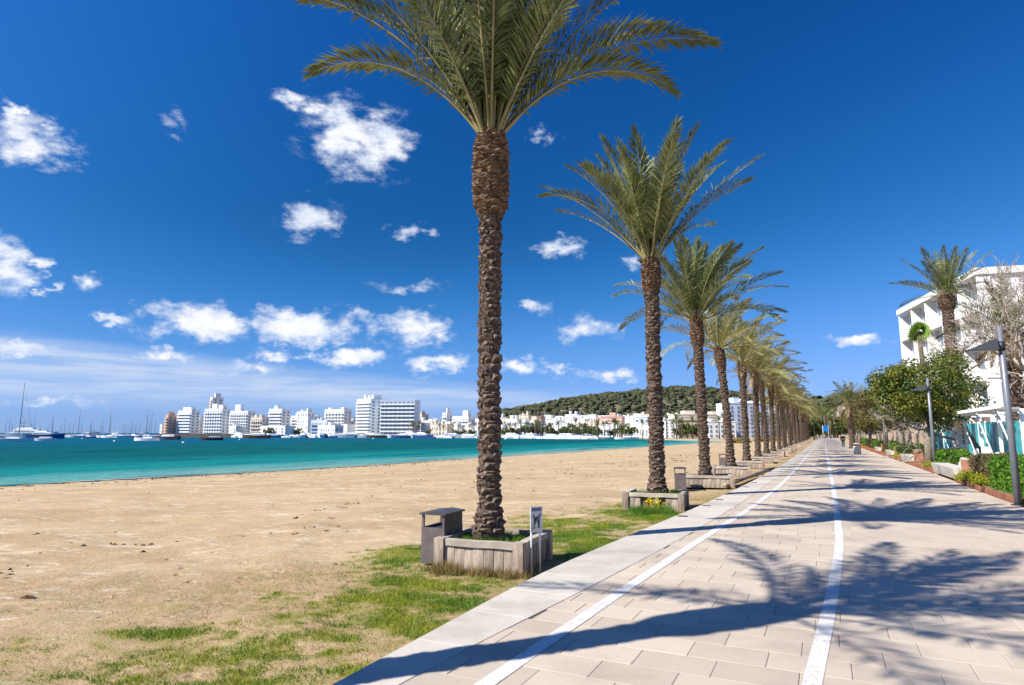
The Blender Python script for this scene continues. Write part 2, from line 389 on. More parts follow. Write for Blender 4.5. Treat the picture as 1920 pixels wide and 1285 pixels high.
wv = t.noise(t.vm('MULTIPLY', pos, (.9, 1.8, 1)), 1.3, 5, .6)
bn = t.n('ShaderNodeBump', ins={'Strength': .9, 'Distance': .35, 'Height': wv})
for q_ in (df, gl): t.put(q_.inputs['Normal'], bn.outputs[0])
tag(MB().add([(-7000, -600, WATER_Z), (140, -600, WATER_Z), (140, 900, WATER_Z), (600, 9000, WATER_Z), (-7000, 9000, WATER_Z)], [(0, 1, 2, 3, 4)]).build('sea_water', wm), kind='structure')
# lap of foam along the waterline
FOAM = mat('wet_edge_foam', (.62, .62, .58), (.40, .36, .28), rough=.6, scale=.8, detail=6)
mb = MB(); sv = np.arange(-10, 205, 1.1); Tv = T_SHORE(sv) + (fbm(sv * .12, sv * 0, 4, 3) - .5) * 1.2
w = .16 + .22 * vnoise(sv * .3, sv * 0, 8)
Va = np.stack([*xy(sv, -(Tv - w)), beach_z(sv, Tv - w) + .05], -1); Vb = np.stack([*xy(sv, -(Tv + w)), np.full_like(sv, WATER_Z + .025)], -1)
k = len(sv); mb.add(np.concatenate([Va, Vb]), [(i, i + 1, k + i + 1, k + i) for i in range(k - 1)], True)
tag(mb.build('shore_foam', FOAM), label='thin pale line of foam lapping along the sand', kind='stuff')

# ------------------------------------------------------------------ promenade
def strip(s0, s1, fa, fb, z, step=.5):
    """flat ribbon between two t-curves"""
    v = np.arange(s0, s1 + 1e-6, step); a = fa(v); b_ = fb(v)
    A = np.stack([*xy(v, a), np.full_like(v, z)], -1); B = np.stack([*xy(v, b_), np.full_like(v, z)], -1); k = len(v)
    return np.concatenate([A, B]), [(i, k + i, k + i + 1, i + 1) for i in range(k - 1)]
MORTAR = mat('joint_mortar', (.24, .19, .155), (.30, .245, .20), rough=.95, scale=4)
prom = tag(MB().add(*strip(-24, 420, lambda v: tJ(v) - .01, tR, -.014, 1.0)).build('promenade', MORTAR), kind='structure')
def slab_mesh(P, top, bot, bev=.004):
    """P: 4 corners ccw (x, y)"""
    P = np.array(P, float); c = P.mean(0); Q = c + (P - c) * (1 - bev * 2 / np.maximum(np.linalg.norm(P - c, axis=1, keepdims=True), .02))
    V = [(x, y, top) for x, y in Q] + [(x, y, top - bev) for x, y in P] + [(x, y, bot) for x, y in P]
    F = [(0, 1, 2, 3)] + [(4 + i, 4 + (i + 1) % 4, (i + 1) % 4, i) for i in range(4)] + [(8 + i, 8 + (i + 1) % 4, 4 + (i + 1) % 4, 4 + i) for i in range(4)]
    return V, F
PW, PD, G = .60, .40, .0032
full = MB().add(*slab_mesh([(0, 0), (PW - G, 0), (PW - G, PD - G), (0, PD - G)], 0, -.05)).mesh('paver')
full.materials.append(STONE)
rng = random.Random(5); far = MB(); count = 0
cand = []
r_i = 0
for r_i in range(0, 172):
    s0 = -4 + r_i * PD; s1 = s0 + PD - G; sm = s0 + PD / 2
    tl, tr_ = float(tJ(sm)), float(tR(sm)); off = rng.random() * .12 + (PW / 2 if r_i % 2 else 0)
    t0 = math.floor((tl - off) / PW) * PW + off
    while t0 < tr_:
        t1 = t0 + PW - G
        la, lb = float(tJ(s0)), float(tJ(s1)); ra, rb = float(tR(s0)), float(tR(s1))
        if t1 > min(la, lb) + .03 and t0 < max(ra, rb) - .03:
            cut = t0 < max(la, lb) or t1 > min(ra, rb)
            X, Y = xy(sm, (t0 + t1) / 2)
            vis = Y > 4.4 and abs(X) < .83 * Y
            cand.append((math.hypot(X, Y) if vis else 1e3 + math.hypot(X, Y), s0, s1, t0, t1, cut, la, lb, ra, rb))
        t0 += PW
cand.sort(key=lambda q: q[0])
for q in cand:
    _, s0, s1, t0, t1, cut, la, lb, ra, rb = q
    dz = rng.uniform(-.0012, .0012)
    if cut:
        a0, a1, b0, b1 = max(t0, la), max(t0, lb), min(t1, ra), min(t1, rb)
        if b0 - a0 < .02 or b1 - a1 < .02: continue
        P = [xy(s0, a0), xy(s0, b0), xy(s1, b1), xy(s1, a1)]
    else: P = [xy(s0, t0), xy(s0, t1), xy(s1, t1), xy(s1, t0)]
    if count < 300:
        if cut: MB().add(*slab_mesh(P, dz, -.05)).build('paver', STONE, prom)
        else:
            o = obj('paver', full, None, prom, (*xy(s0, t0), dz)); o.rotation_euler.z = PANG
        count += 1
    else: far.add(*slab_mesh(P, dz, -.05))
far.add(*strip(64.8, 420, tJ, tR, -.004, 2.0))
fp = far.build('far_paving', STONE, prom); tag(fp, kind='stuff')
# kerb stones
KERB = mat('kerb_stone', (.48, .445, .385), (.44, .405, .35), rough=.7, scale=2.2, bump=.2, bscale=70, objvar=.05, spec=.25, bdist=.004, stain=(.33, .29, .24))
kb = MB(); s0 = -22.0; kerb_root = tag(MB().add(*strip(-22, 420, lambda v: tK(v) + .01, tJ, -.02, 1.0)).build('kerb', MORTAR), kind='structure')
while s0 < 400:
    L = 1.0 if s0 < 60 else 6.0; s1 = s0 + L - .0035
    P = [xy(s0, float(tK(s0))), xy(s0, float(tJ(s0)) - .006), xy(s1, float(tJ(s1)) - .006), xy(s1, float(tK(s1)))]
    V, F = slab_mesh(P, rng.uniform(.001, .003), -.42, .003)
    if 2 < s0 < 60: MB().add(V, F).build('kerb_stone', KERB, kerb_root)
    else: kb.add(V, F)
    s0 += L
tag(kb.build('far_kerb_stones', KERB, kerb_root), kind='stuff')
# painted lines
pm = bpy.data.materials.new('road_paint'); pm.use_nodes = True
t = NT(pm.node_tree); b = pm.node_tree.nodes['Principled BSDF']
pos = t.n('ShaderNodeNewGeometry').outputs['Position']
wr = t.m('MAXIMUM', t.m('MULTIPLY', t.mr(t.noise(pos, 26, 6, .75), .50, .60), t.mr(t.noise(pos, 1.6, 4), .36, .54)), t.mr(t.noise(pos, 60, 3, .7), .62, .70, 0, .6))
t.put(b.inputs['Base Color'], t.mix(wr, t.mix(t.mr(t.noise(pos, 5, 4), .3, .7), (.60, .60, .58), (.52, .51, .49)), (.44, .375, .32)))
b.inputs['Roughness'].default_value = .6; b.inputs['Specular IOR Level'].default_value = .3
for nm, f, w in (('edge_line', tL, .07), ('middle_line', tC, .066)):
    tag(MB().add(*strip(-10, 330, lambda v: f(v) - w, lambda v: f(v) + w, .0042, .4)).build(nm, pm), kind='structure')
# small dark ribbed plates laid along the kerb
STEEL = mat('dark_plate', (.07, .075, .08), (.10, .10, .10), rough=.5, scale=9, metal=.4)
plate = MB().box(-.10, .10, -.07, .07, -.01, .008).box(-.075, .075, -.05, -.035, .008, .012).box(-.075, .075, -.008, .008, .008, .012).box(-.075, .075, .035, .05, .008, .012).mesh('kerb_plate')
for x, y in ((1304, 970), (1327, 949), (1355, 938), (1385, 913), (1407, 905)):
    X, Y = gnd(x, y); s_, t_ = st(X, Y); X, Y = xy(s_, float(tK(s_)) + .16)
    tag(obj('kerb_plate', plate, STEEL, None, (X, Y, .004), PANG), 'small dark ribbed plate on the pale kerb', 'grate', 'dark plates along the kerb')
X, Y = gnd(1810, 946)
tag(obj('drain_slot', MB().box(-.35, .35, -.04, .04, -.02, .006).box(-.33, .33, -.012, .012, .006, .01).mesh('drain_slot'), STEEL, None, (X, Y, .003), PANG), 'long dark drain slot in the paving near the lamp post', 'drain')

# ------------------------------------------------------------------ palms
BARK = mat('palm_bark', (.075, .050, .036), (.235, .185, .150), rough=.95, scale=17, lo=.42, hi=.72, bump=.6, bscale=60, bdist=.02, stretch=(1, 1, .5))
BARKC = mat('palm_core', (.07, .047, .034), (.13, .09, .065), rough=1, scale=9)
SHAFT = mat('palm_shaft', (.085, .050, .030), (.21, .135, .085), rough=.95, scale=12, bump=.6, bscale=50, stretch=(1, 1, .6))
LEAF = mat('palm_leaf', (.10, .132, .030), (.205, .22, .085), rough=.42, scale=1.6, trans=.28, objvar=.22, spec=.45)
LEAFW = mat('palm_leaf_windblown', (.19, .195, .05), (.37, .34, .13), rough=.45, scale=1.2, trans=.3, objvar=.25, spec=.45)
LEAFD = mat('palm_leaf_dry', (.22, .15, .08), (.30, .22, .12), rough=.8, scale=2, trans=.2, objvar=.2)
RACH = mat('palm_rachis', (.24, .215, .085), (.33, .29, .14), rough=.5, scale=3, objvar=.12)

def frond(L, e0, droop, az, wind=(0, 0, 0), nl=60, lmax=.62, lw=.046, seed=0, roll=0., bare=.15, vee=.55):
    """returns (leaflets V, F), (rachis P, r)"""
    g = np.random.default_rng(seed); n = 16; W_ = np.array(wind, float)
    u = np.linspace(0, 1, n); e = e0 - droop * u ** 1.5
    D = np.stack([np.cos(e) * math.cos(az), np.cos(e) * math.sin(az), np.sin(e)], -1) + W_[None] * (u ** 1.3)[:, None]
    D = nrm(D); P = np.concatenate([np.zeros((1, 3)), np.cumsum(D[:-1] * (L / (n - 1)), 0)])
    side0 = np.array((-math.sin(az), math.cos(az), 0.)); 
    q = np.sort(np.concatenate([np.linspace(bare, .995, nl)] * 2)); q = np.clip(q + g.normal(0, .004, 2 * nl), bare, .999)
    sg = np.tile([1., -1.], nl)
    ip = lambda A: np.stack([np.interp(q, u, A[:, k]) for k in range(3)], -1)
    p, d = ip(P), nrm(ip(D))
    sd_ = nrm(side0[None] - d * (d @ side0)[:, None]); nm = np.cross(d, sd_); nm = nm * np.where(nm[:, 2:3] < -.99, -1, 1)
    ra = roll * q; sd_, nm = sd_ * np.cos(ra)[:, None] + nm * np.sin(ra)[:, None], nm * np.cos(ra)[:, None] - sd_ * np.sin(ra)[:, None]
    A = np.interp(q, [0, .3, .8, 1], [R(62), R(55), R(38), R(16)]) + g.normal(0, .10, 2 * nl)
    v = vee + g.normal(0, .16, 2 * nl)
    ld = d * np.cos(A)[:, None] + (sd_ * (sg * np.cos(v))[:, None] + nm * np.sin(v)[:, None]) * np.sin(A)[:, None]
    ld = nrm(ld + W_[None] * .35)
    ll = lmax * np.interp(q, [0, .15, .3, .6, .85, 1], [.35, .55, .95, 1, .75, .45]) * g.uniform(.85, 1.1, 2 * nl)
    wv = nrm(np.cross(ld, nm)) * (lw * .5)
    mid = p + ld * (ll * .45)[:, None]
    tip = mid + nrm(ld + np.array((0, 0, -.28)) + W_[None] * .3) * (ll * .55)[:, None]
    V = np.stack([p, mid + wv, tip, mid - wv], 1).reshape(-1, 3)
    F = np.arange(len(V)).reshape(-1, 4)
    return V, F, P, np.interp(u, [0, .12, 1], [.042, .026, .004])
def frond_mesh(leaf, **kw):
    V, F, P, rr = frond(**kw)
    mb = MB(); mb.tube(P, rr, 4, cap=False); nr = len(mb.F)
    mb.add(V, F.tolist()); me = mb.mesh('frond')
    me.materials.append(RACH); me.materials.append(leaf)
    me.polygons.foreach_set('material_index', [0] * nr + [1] * (len(mb.F) - nr)); me.update()
    return me
def crown_specs(n, seed, Lr=(2.6, 3.3), wind=(0, 0, 0), emin=18, emax=86, extra=(), droop=(.5, 1.1)):
    g = random.Random(seed); S = []
    for i in range(n):
        f = (i + .5) / n
        e = R(emax - (emax - emin) * f ** 1.15 + g.uniform(-6, 6)); a = i * 2.39996 + g.uniform(-.25, .25) + seed
        L = g.uniform(*Lr) * (.82 + .18 * min(1, f * 3)); dr = g.uniform(*droop) * (.45 + .7 * f)
        wk = g.uniform(.75, 1.25)
        S.append(dict(L=L, e0=e, droop=dr, az=a, wind=tuple(w * wk for w in wind), seed=seed * 100 + i, roll=g.uniform(-.7, .7)))
    return S + list(extra)
def trunk_core(H, prof, bend):
    zs = np.linspace(0, H, 30); P = np.stack([bend[0] * (zs / H) ** 1.5, bend[1] * (zs / H) ** 1.5, zs], -1)
    return MB().tube(P, [prof(z) for z in zs], 12)
def scale_shape(w, h, d, g):
    """one cut leaf base: a thick pointed wedge, root at origin, x sideways, y outwards, z up"""
    j = lambda s: g.uniform(-s, s)
    V = [(-w * .5, -.02, -h * .35), (w * .5, -.02, -h * .35), (w * .56 + j(.01), d * .35, h * .05), (w * .22 + j(.01), d + j(.008), h * .42), (-w * .22 + j(.01), d + j(.008), h * .46), (-w * .56 + j(.01), d * .35, h * .05),
         (-w * .46, -.02, h * .5), (w * .46, -.02, h * .5)]
    F = [(0, 1, 2, 5), (5, 2, 3, 4), (4, 3, 7, 6), (2, 7, 3), (5, 4, 6), (1, 7, 2), (0, 5, 6)]
    return V, F
def scale_spots(z0, z1, row, per, prof, bend, H, g):
    out_ = []; k = 0; z = z0
    while z < z1:
        for i in range(per):
            a = 2 * math.pi * (i + .5 * (k % 2)) / per + g.uniform(-.26, .26) + k * .17; zz = z + g.uniform(-.045, .045) + row * i / per
            q = (zz / H) ** 1.5; r = prof(zz) - .005 - g.uniform(0, .022)
            out_.append((bend[0] * q + r * math.cos(a), bend[1] * q + r * math.sin(a), zz, a, g.uniform(.72, 1.3)))
        z += row; k += 1
    return out_
def mat4(x, y, z, a, s): return Matrix.Translation((x, y, z)) @ Matrix.Rotation(a - R(90), 4, 'Z') @ Matrix.Rotation(R(-6), 4, 'X') @ Matrix.Scale(s, 4)

def make_palm(name, label, loc, H, specs, leaf, bend=(0, 0), rb=.26, rm=.185, rt_=.33, bulge=1.5, separate=False, seed=1, row=.105, per=7, nl=72, group=None, sw=.20):
    g = random.Random(seed)
    P = thing(name, label, 'palm tree', loc, 0, group)
    prof = lambda z: float(np.interp(z, [0, .2, .5, H - bulge - .12, H - bulge + .1, H - bulge * .55, H - .2, H], [rb * 1.1, rb * .92, rm * 1.08, rm, rt_ * .93, rt_, rt_ * .9, rt_ * .62]))
    trunk = trunk_core(H, prof, bend).build('trunk', BARKC, P)
    vars_ = []
    for k in range(5):
        m = MB().add(*scale_shape(sw, .14, .05, g)).mesh('leaf_base'); m.materials.append(BARK); vars_.append(m)
    spots = scale_spots(.04, H - bulge - .02, row, per, prof, bend, H, g)
    allm = MB()
    for i, sp_ in enumerate(spots):
        if separate and i < 300:
            o = obj('leaf_base', vars_[i % 5], None, trunk); o.matrix_local = mat4(*sp_)
        else:
            V, F = scale_shape(sw, .14, .05, g); M = np.array(mat4(*sp_)); V = np.array(V); allm.add(V @ M[:3, :3].T + M[:3, 3], F)
    if allm.n: tag(allm.build('leaf_bases', BARK, trunk), kind='stuff')
    sh = MB()
    for sp_ in scale_spots(H - bulge - .12, H - .05, .06, 14, prof, bend, H, g):
        V, F = scale_shape(.17, .10, .045, g); M = np.array(mat4(*sp_)); V = np.array(V); sh.add(V @ M[:3, :3].T + M[:3, 3], F)
    tag(sh.build('crown_shaft', SHAFT, P), kind='stuff')
    for i, s_ in enumerate(specs):
        s_ = dict(s_); s_.setdefault('nl', nl); off = s_.pop('lift', .0)
        a = s_['az']; lf = s_.pop('leaf', leaf)
        o = obj('frond', frond_mesh(lf, **s_), None, P, (bend[0] + .13 * math.cos(a), bend[1] + .13 * math.sin(a), H - .12 + off))
    return P

ZS = .08                                         # soil level inside the planters
def palm_at(s, t): x, y = xy(s, t); return (x, y, ZS)
# first palm in view: measured fronds plus filler
D_ = R
ex1 = [dict(L=3.55, e0=D_(52), droop=1.55, az=D_(186), seed=901, roll=.3), dict(L=3.6, e0=D_(50), droop=1.75, az=D_(-6), seed=902, roll=-.3),
       dict(L=4.9, e0=D_(58), droop=.85, az=D_(176), seed=903, roll=.2), dict(L=4.7, e0=D_(62), droop=.7, az=D_(4), seed=904, roll=-.2),
       dict(L=3.9, e0=D_(70), droop=.55, az=D_(188), seed=905), dict(L=3.9, e0=D_(72), droop=.5, az=D_(-12), seed=906),
       dict(L=3.7, e0=D_(62), droop=.6, az=D_(215), seed=907), dict(L=3.7, e0=D_(64), droop=.65, az=D_(-40), seed=908)]
sp1 = crown_specs(40, 3, (4.1, 4.9), emin=54, emax=88, extra=ex1, droop=(.6, 1.1))
p1 = make_palm('date_palm', 'tall date palm in the wooden planter beside the small white dog sign', palm_at(9.55, -5.05), 7.1 - ZS, sp1, LEAF, separate=True, seed=1, nl=100, rb=.25, rm=.155, rt_=.30, row=.105)
p0 = make_palm('date_palm', 'date palm rooted before the dog-sign planter, its shadow bulging over the foreground paving', palm_at(1.75, -5.3), 7.0 - ZS, crown_specs(21, 5, (3.6, 4.3), emin=25, emax=84, droop=(.3, .9)), LEAF, seed=2)
ex2 = [dict(L=3.9, e0=D_(58), droop=1.2, az=D_(182), seed=921, roll=.2), dict(L=4.7, e0=D_(52), droop=.35, az=D_(2), seed=922), dict(L=3.8, e0=D_(66), droop=.6, az=D_(175), seed=923),
       dict(L=3.4, e0=D_(74), droop=.4, az=D_(190), seed=924), dict(L=3.5, e0=D_(70), droop=.4, az=D_(-8), seed=925)]
p2 = make_palm('date_palm', 'date palm in the planter with yellow flowers at its foot', palm_at(18.5, -4.38), 7.0 - ZS, crown_specs(32, 8, (3.4, 4.1), emin=44, emax=88, extra=ex2, droop=(.3, .8)), LEAF, seed=3, bulge=1.0, rt_=.27, rm=.18)
p3 = make_palm('date_palm', 'date palm in the planter next to the lone grey bin on the sand', palm_at(26.8, -4.42), 6.5 - ZS, crown_specs(36, 9, (3.3, 4.0), wind=(.28, 0, .05), emin=20, emax=88), LEAF, seed=4, bulge=1.1, rt_=.26, rm=.165, bend=(-.12, 0))
protos = []
def hang(n, sd): return [dict(q, leaf=LEAFD, e0=R(-20 - 12 * i), droop=.6, L=1.7) for i, q in enumerate(crown_specs(n, sd, (1.6, 2.2)))]
for k in range(5):
    protos.append(make_palm('date_palm', 'wind-blown date palm in the row receding along the beach edge', palm_at(34.1 + 7.3 * k, -4.35), 6.2 - ZS, crown_specs(27, 12 + k, (3.0, 3.7), wind=(.55, .1, .02), emin=5, emax=84) + hang(k % 3 + 1, 66 + k), LEAFW, seed=5 + k, bulge=1.1, rt_=.25, rm=.16, bend=((-.3, -.08, .14, -.2, .05)[k], (.15, -.1, .2, 0, -.15)[k]), nl=44, sw=.22, row=.16, group='palms in the receding row'))
PALM_S = [34.1, 41.4, 48.7, 56.0, 63.3]
s_ = 70.6
g = random.Random(3)
while s_ < 215:
    c = copy_tree(protos[g.randrange(5)]); x, y = xy(s_, -4.3 + g.uniform(-.2, .2)); c.location = (x, y, ZS); k = g.uniform(.88, 1.08)
    c.scale = (k, k, k); PALM_S.append(s_); s_ += 7.2 + g.uniform(-.4, .4)

# ------------------------------------------------------------------ planters
WOOD = mat('weathered_plank', (.40, .335, .275), (.21, .155, .115), rough=.9, scale=9, stretch=(1, 1, .25), bump=.5, bscale=45, objvar=.25, bdist=.01)
RAILM = mat('weathered_rail', (.45, .40, .34), (.31, .265, .215), rough=.9, scale=5, stretch=(.4, .4, 1), bump=.4, bscale=40, objvar=.15, bdist=.01)
HP, ZP = .45, SAND_Z
gm2 = mat('planter_soil', (.11, .075, .045), (.20, .14, .085), rough=1, scale=9, bump=.6, bscale=30)
def plank_mesh(w, h, d, g):
    j = lambda s: g.uniform(-s, s)
    V = []
    for z in (0, h * .55, h):
        e = j(.006)
        V += [(-w / 2 + j(.004), -d / 2 + e, z), (w / 2 + j(.004), -d / 2 + e, z), (w / 2, d / 2, z), (-w / 2, d / 2, z)]
    F = [(3, 2, 1, 0), (8, 9, 10, 11)]
    for k in (0, 4): F += [(k + i, k + (i + 1) % 4, k + 4 + (i + 1) % 4, k + 4 + i) for i in range(4)]
    return MB().add(V, F).mesh('plank')
gp = random.Random(9)
planks = [plank_mesh(.148 + gp.uniform(-.008, .008), HP - .06 + gp.uniform(-.02, .02), .05, gp) for _ in range(6)]
post = plank_mesh(.17, HP + .02, .17, gp); post.name = 'post'
def rail_mesh(L):
    g = gp; xs = np.linspace(-L / 2, L / 2, 5); V = []
    for x in xs:
        dz = g.uniform(-.008, .008); V += [(x, -.055, HP - .085 + dz), (x, .06, HP - .085 + dz), (x, .06, HP + .012 + dz), (x, -.055, HP + .005 + dz)]
    F = [(0, 1, 2, 3), (19, 18, 17, 16)] + [(4 * k + i, 4 * k + 4 + i, 4 * k + 4 + (i + 1) % 4, 4 * k + (i + 1) % 4) for k in range(4) for i in range(4)]
    return MB().add(V, F).mesh('rail')
def make_planter(label, loc, A, B, rz, group=None, skip=()):
    P = thing('planter', label, 'planter', loc, rz, group)
    for side, (L, dx, dy, ang) in enumerate(((A, 0, -B / 2, 0), (B, A / 2, 0, R(90)), (A, 0, B / 2, R(180)), (B, -A / 2, 0, R(270)))):
        n = int((L - .17) / .155); w = (L - .17) / n
        for i in range(n):
            if (side, i) in skip: continue
            u = -L / 2 + .085 + w * (i + .5)
            o = obj('plank', planks[gp.randrange(6)], WOOD, P, (dx + u * math.cos(ang), dy + u * math.sin(ang), 0))
            o.rotation_euler = (gp.uniform(-.02, .02), gp.uniform(-.02, .02), ang); o.scale.x = w / .155
        r_ = obj('rail', rail_mesh(L - .175), RAILM, P, (dx, dy, 0), ang)
    for a_, b_ in ((-1, -1), (1, -1), (1, 1), (-1, 1)):
        obj('post', post, WOOD, P, (a_ * A / 2, b_ * B / 2, 0), gp.uniform(-.05, .05))
    sm = MB().box(-A / 2 + .04, A / 2 - .04, -B / 2 + .04, B / 2 - .04, .02, ZS - ZP).build('soil', gm2, P)
    return P
x, y = xy(9.55, -5.05)
make_planter('square wooden planter with the white dog sign fixed to its side', (-.27, 10.78, ZP), 1.32, 1.30, R(-21))
x, y = xy(18.5, -4.38); make_planter('low broken wooden planter behind the clump of yellow flowers', (x - .05, y, ZP), 1.5, 1.35, R(-20), skip=((0, 2), (0, 3), (0, 5), (1, 3)))
x, y = xy(26.8, -4.42); make_planter('long wooden planter next to the lone grey bin on the sand', (x - .05, y, ZP), 2.0, 1.4, R(-14))
proto_pl = None
for i, s0 in enumerate(PALM_S):
    x, y = xy(s0, -4.35)
    if i == 0: proto_pl = make_planter('weathered wooden planter in the row of palms receding along the beach', (x, y, ZP), 1.7, 1.4, R(-20), 'planters in the receding row')
    elif i < 9:
        c = copy_tree(proto_pl); c.location = (x, y, ZP); c.rotation_euler.z = R(-20 + gp.uniform(-6, 6))
far_pl = MB()
for (a0, a1, b0, b1) in ((-.85, .85, -.73, -.67), (-.85, .85, .67, .73), (-.88, -.82, -.66, .66), (.82, .88, -.66, .66)): far_pl.box(a0, a1, b0, b1, 0, HP)
for a_ in (-.85, .85):
    for b_ in (-.7, .7): far_pl.box(a_ - .09, a_ + .09, b_ - .09, b_ + .09, -.01, HP + .03)
far_pl.box(-.8, .8, -.65, .65, 0, .38); fpm = far_pl.mesh('planter')
for s0 in PALM_S[9:]:
    x, y = xy(s0, -4.35); tag(obj('planter', fpm, WOOD, None, (x, y, ZP), R(-24)), 'weathered wooden planter in the row of palms receding along the beach', 'planter', 'planters in the receding row')
# low timber rail between third planter and the kerb
mb = MB(); A = gnd(1292, 918, SAND_Z); B = gnd(1418, 890, SAND_Z + .12)
A = np.array((*A, -.2)); 
a_s, a_t = st(A[0], A[1])
P0 = np.array((*xy(26.0, -3.55), -.17)); P1 = np.array((*xy(37.5, -2.62), -.09))
tag(mb.tube(np.stack([P0, (P0 + P1) / 2 + (0, 0, .02), P1]), .085, 8).build('timber_edging', WOOD), 'long low round timber lying between planters and the kerb', 'timber')

# ------------------------------------------------------------------ bins and the dog sign
BINM = mat('bin_metal', (.115, .095, .095), (.15, .125, .125), rough=.55, scale=6, metal=.2, bump=.1)
BIND = mat('bin_roof', (.06, .055, .06), (.085, .08, .085), rough=.5, scale=6, metal=.2)
def make_bin(label, loc, rz, group=None):
    P = thing('litter_bin', label, 'bin', loc, rz, group); w, d = .21, .33
    mb = MB(); h = .58
    for x0, x1, y0, y1 in ((-w, w, -d, -d + .015), (-w, w, d - .015, d), (-w, -w + .015, -d + .016, d - .016), (w - .015, w, -d + .016, d - .016)): mb.box(x0, x1, y0, y1, .02, h)
    mb.box(-w + .02, w - .02, -d + .02, d - .02, .03, .1)
    mb.build('body', BINM, P)
    for a_ in (-1, 1):
        for b_ in (-1, 1): MB().box(a_ * (w - .022) - .018, a_ * (w - .022) + .018, b_ * (d - .022) - .018, b_ * (d - .022) + .018, h - .05, h + .2).build('corner_post', BINM, P)
    MB().box(w - .012, w - .002, -d + .04, d - .04, h - .001, h + .199).build('side_panel', BIND, P)
    MB().prism([(-w - .03, h + .2), (w + .03, h + .2), (w + .03, h + .225), (0, h + .25), (-w - .03, h + .225)], -d - .03, d + .03, Matrix.Rotation(R(90), 4, 'X')).build('roof', BIND, P)
    MB().box(-w + .04, w - .04, -d + .04, d - .04, h - .12, h - .05).build('liner', mat('liner', (.03, .05, .09), rough=.6), P)
    return P
make_bin('brown metal litter bin with open top behind the dog-sign planter', (-1.16, 11.0, SAND_Z), R(-22))
X, Y = gnd(1276, 917, SAND_Z); make_bin('grey metal litter bin standing alone on sand between planters', (X, Y, SAND_Z - .02), R(-14))
x, y = xy(42.5, -5.9); make_bin('small far litter bin behind the receding planters', (x, y, SAND_Z - .03), R(-22))
SIGNW = mat('sign_white', (.72, .72, .70), (.62, .62, .60), rough=.5, scale=9)
sg = thing('dog_sign', 'small white sign with a dark dog picture on two thin posts', 'sign', (.36, 10.08, SAND_Z), R(28))
for a_ in (-.075, .075): MB().tube([(a_, 0, 0), (a_, 0, .9)], .014, 8).build('post', SIGNW, sg)
pn = MB().box(-.105, .105, -.03, -.016, .60, .985).build('panel', SIGNW, sg)
MB().box(-.085, .085, -.034, -.0305, .915, .965).build('header', mat('sign_slate', (.13, .17, .24), rough=.5), pn)
dog = [(-.06, .66), (-.03, .66), (-.025, .74), (.02, .76), (.03, .66), (.055, .66), (.055, .80), (.075, .86), (.05, .88), (.03, .845), (-.02, .82), (-.05, .87), (-.065, .86), (-.045, .79)]
MB().prism(dog, .0305, .034, Matrix.Rotation(R(90), 4, 'X')).build('dog_symbol', mat('sign_black', (.04, .04, .045), rough=.5), pn)
MB().prism([(-.08, .66), (-.065, .645), (.08, .87), (.065, .885)], .0345, .036, Matrix.Rotation(R(90), 4, 'X')).build('slash', mat('sign_grey', (.30, .28, .28), rough=.5), pn)

# ------------------------------------------------------------------ grass, weeds, litter
def blades(X, Y, Z, H, Wd, lean, rg):
    n = len(X); a = rg.uniform(0, 2 * np.pi, n); dx, dy = np.cos(a) * Wd / 2, np.sin(a) * Wd / 2
    b2 = rg.uniform(0, 2 * np.pi, n); lx, ly = np.cos(b2) * lean * H, np.sin(b2) * lean * H
    A = np.stack([X - dx, Y - dy, Z - .004], -1); B = np.stack([X + dx, Y + dy, Z - .004], -1); C = np.stack([X + lx, Y + ly, Z + H], -1)
    V = np.stack([A, B, C], 1).reshape(-1, 3); return V, np.arange(len(V)).reshape(-1, 3)
def ground_z(X, Y):
    S, t_ = st(X, Y); T = -t_; k = -tK(S)
    b_ = (fbm(S * 1.1, T * 1.1, 3, 4) - .5) * .10 + (fbm(S * .22, T * .22, 9, 3) - .5) * .16
    return beach_z(S, T) + b_ * np.clip((T - k) / 1.2, .15, 1)
rg = np.random.default_rng(4)
def scatter(n):
    S = rg.uniform(2, 34, n) ** 1.0; T = -tK(S) + rg.uniform(.02, 8.0, n); X, Y = xy(S, -T)
    keep = ~((np.abs(X + .27) < .66) & (np.abs(Y - 10.78) < .66)) & (Y > 4.2) & (np.abs(X) < .84 * Y + .5)
    return X[keep], Y[keep], S[keep], T[keep]
X, Y, S, T = scatter(1200000)
pfv = green_density(patch_field(X, Y), X, Y)
d_ = np.hypot(X, Y)
k = (rg.random(len(X)) < np.clip(pfv, 0, 1) * .8)
Xa, Ya, da, pa = X[k], Y[k], d_[k], pfv[k]
Hh = rg.uniform(.018, .05, len(Xa)) * np.clip(.5 + pa * .5, .5, 1.2); V, F = blades(Xa, Ya, ground_z(Xa, Ya), Hh, rg.uniform(.006, .011, len(Xa)), .6, rg)
GRASS = mat('grass_blade', (.085, .20, .010), (.25, .30, .018), rough=.6, scale=1.3, trans=.35, lo=.4, hi=.6)
tag(obj('grass', fast_mesh('grass', V, F), GRASS), 'patchy short green grass growing between kerb and sand', kind='stuff')
so_ = 1.15 - (T + tK(S)) / grass_w(np.clip(S, 0, 80)) + (fbm(S * .5, T * .5, 31, 4) - .5) * 1.6 + (fbm(X * 3, Y * 3, 51, 3) - .5) * .9
k = rg.random(len(X)) < np.clip(so_, 0, 1) * .15
Xa, Ya = X[k], Y[k]
V, F = blades(Xa, Ya, ground_z(Xa, Ya), rg.uniform(.01, .034, len(Xa)), rg.uniform(.005, .010, len(Xa)), 1.5, rg)
DRY = mat('dry_grass', (.34, .255, .12), (.20, .17, .06), rough=.9, scale=2.0, trans=.2)
tag(obj('dry_grass', fast_mesh('dry_grass', V, F), DRY), 'short straw-coloured dry grass on the sandy soil', kind='stuff')
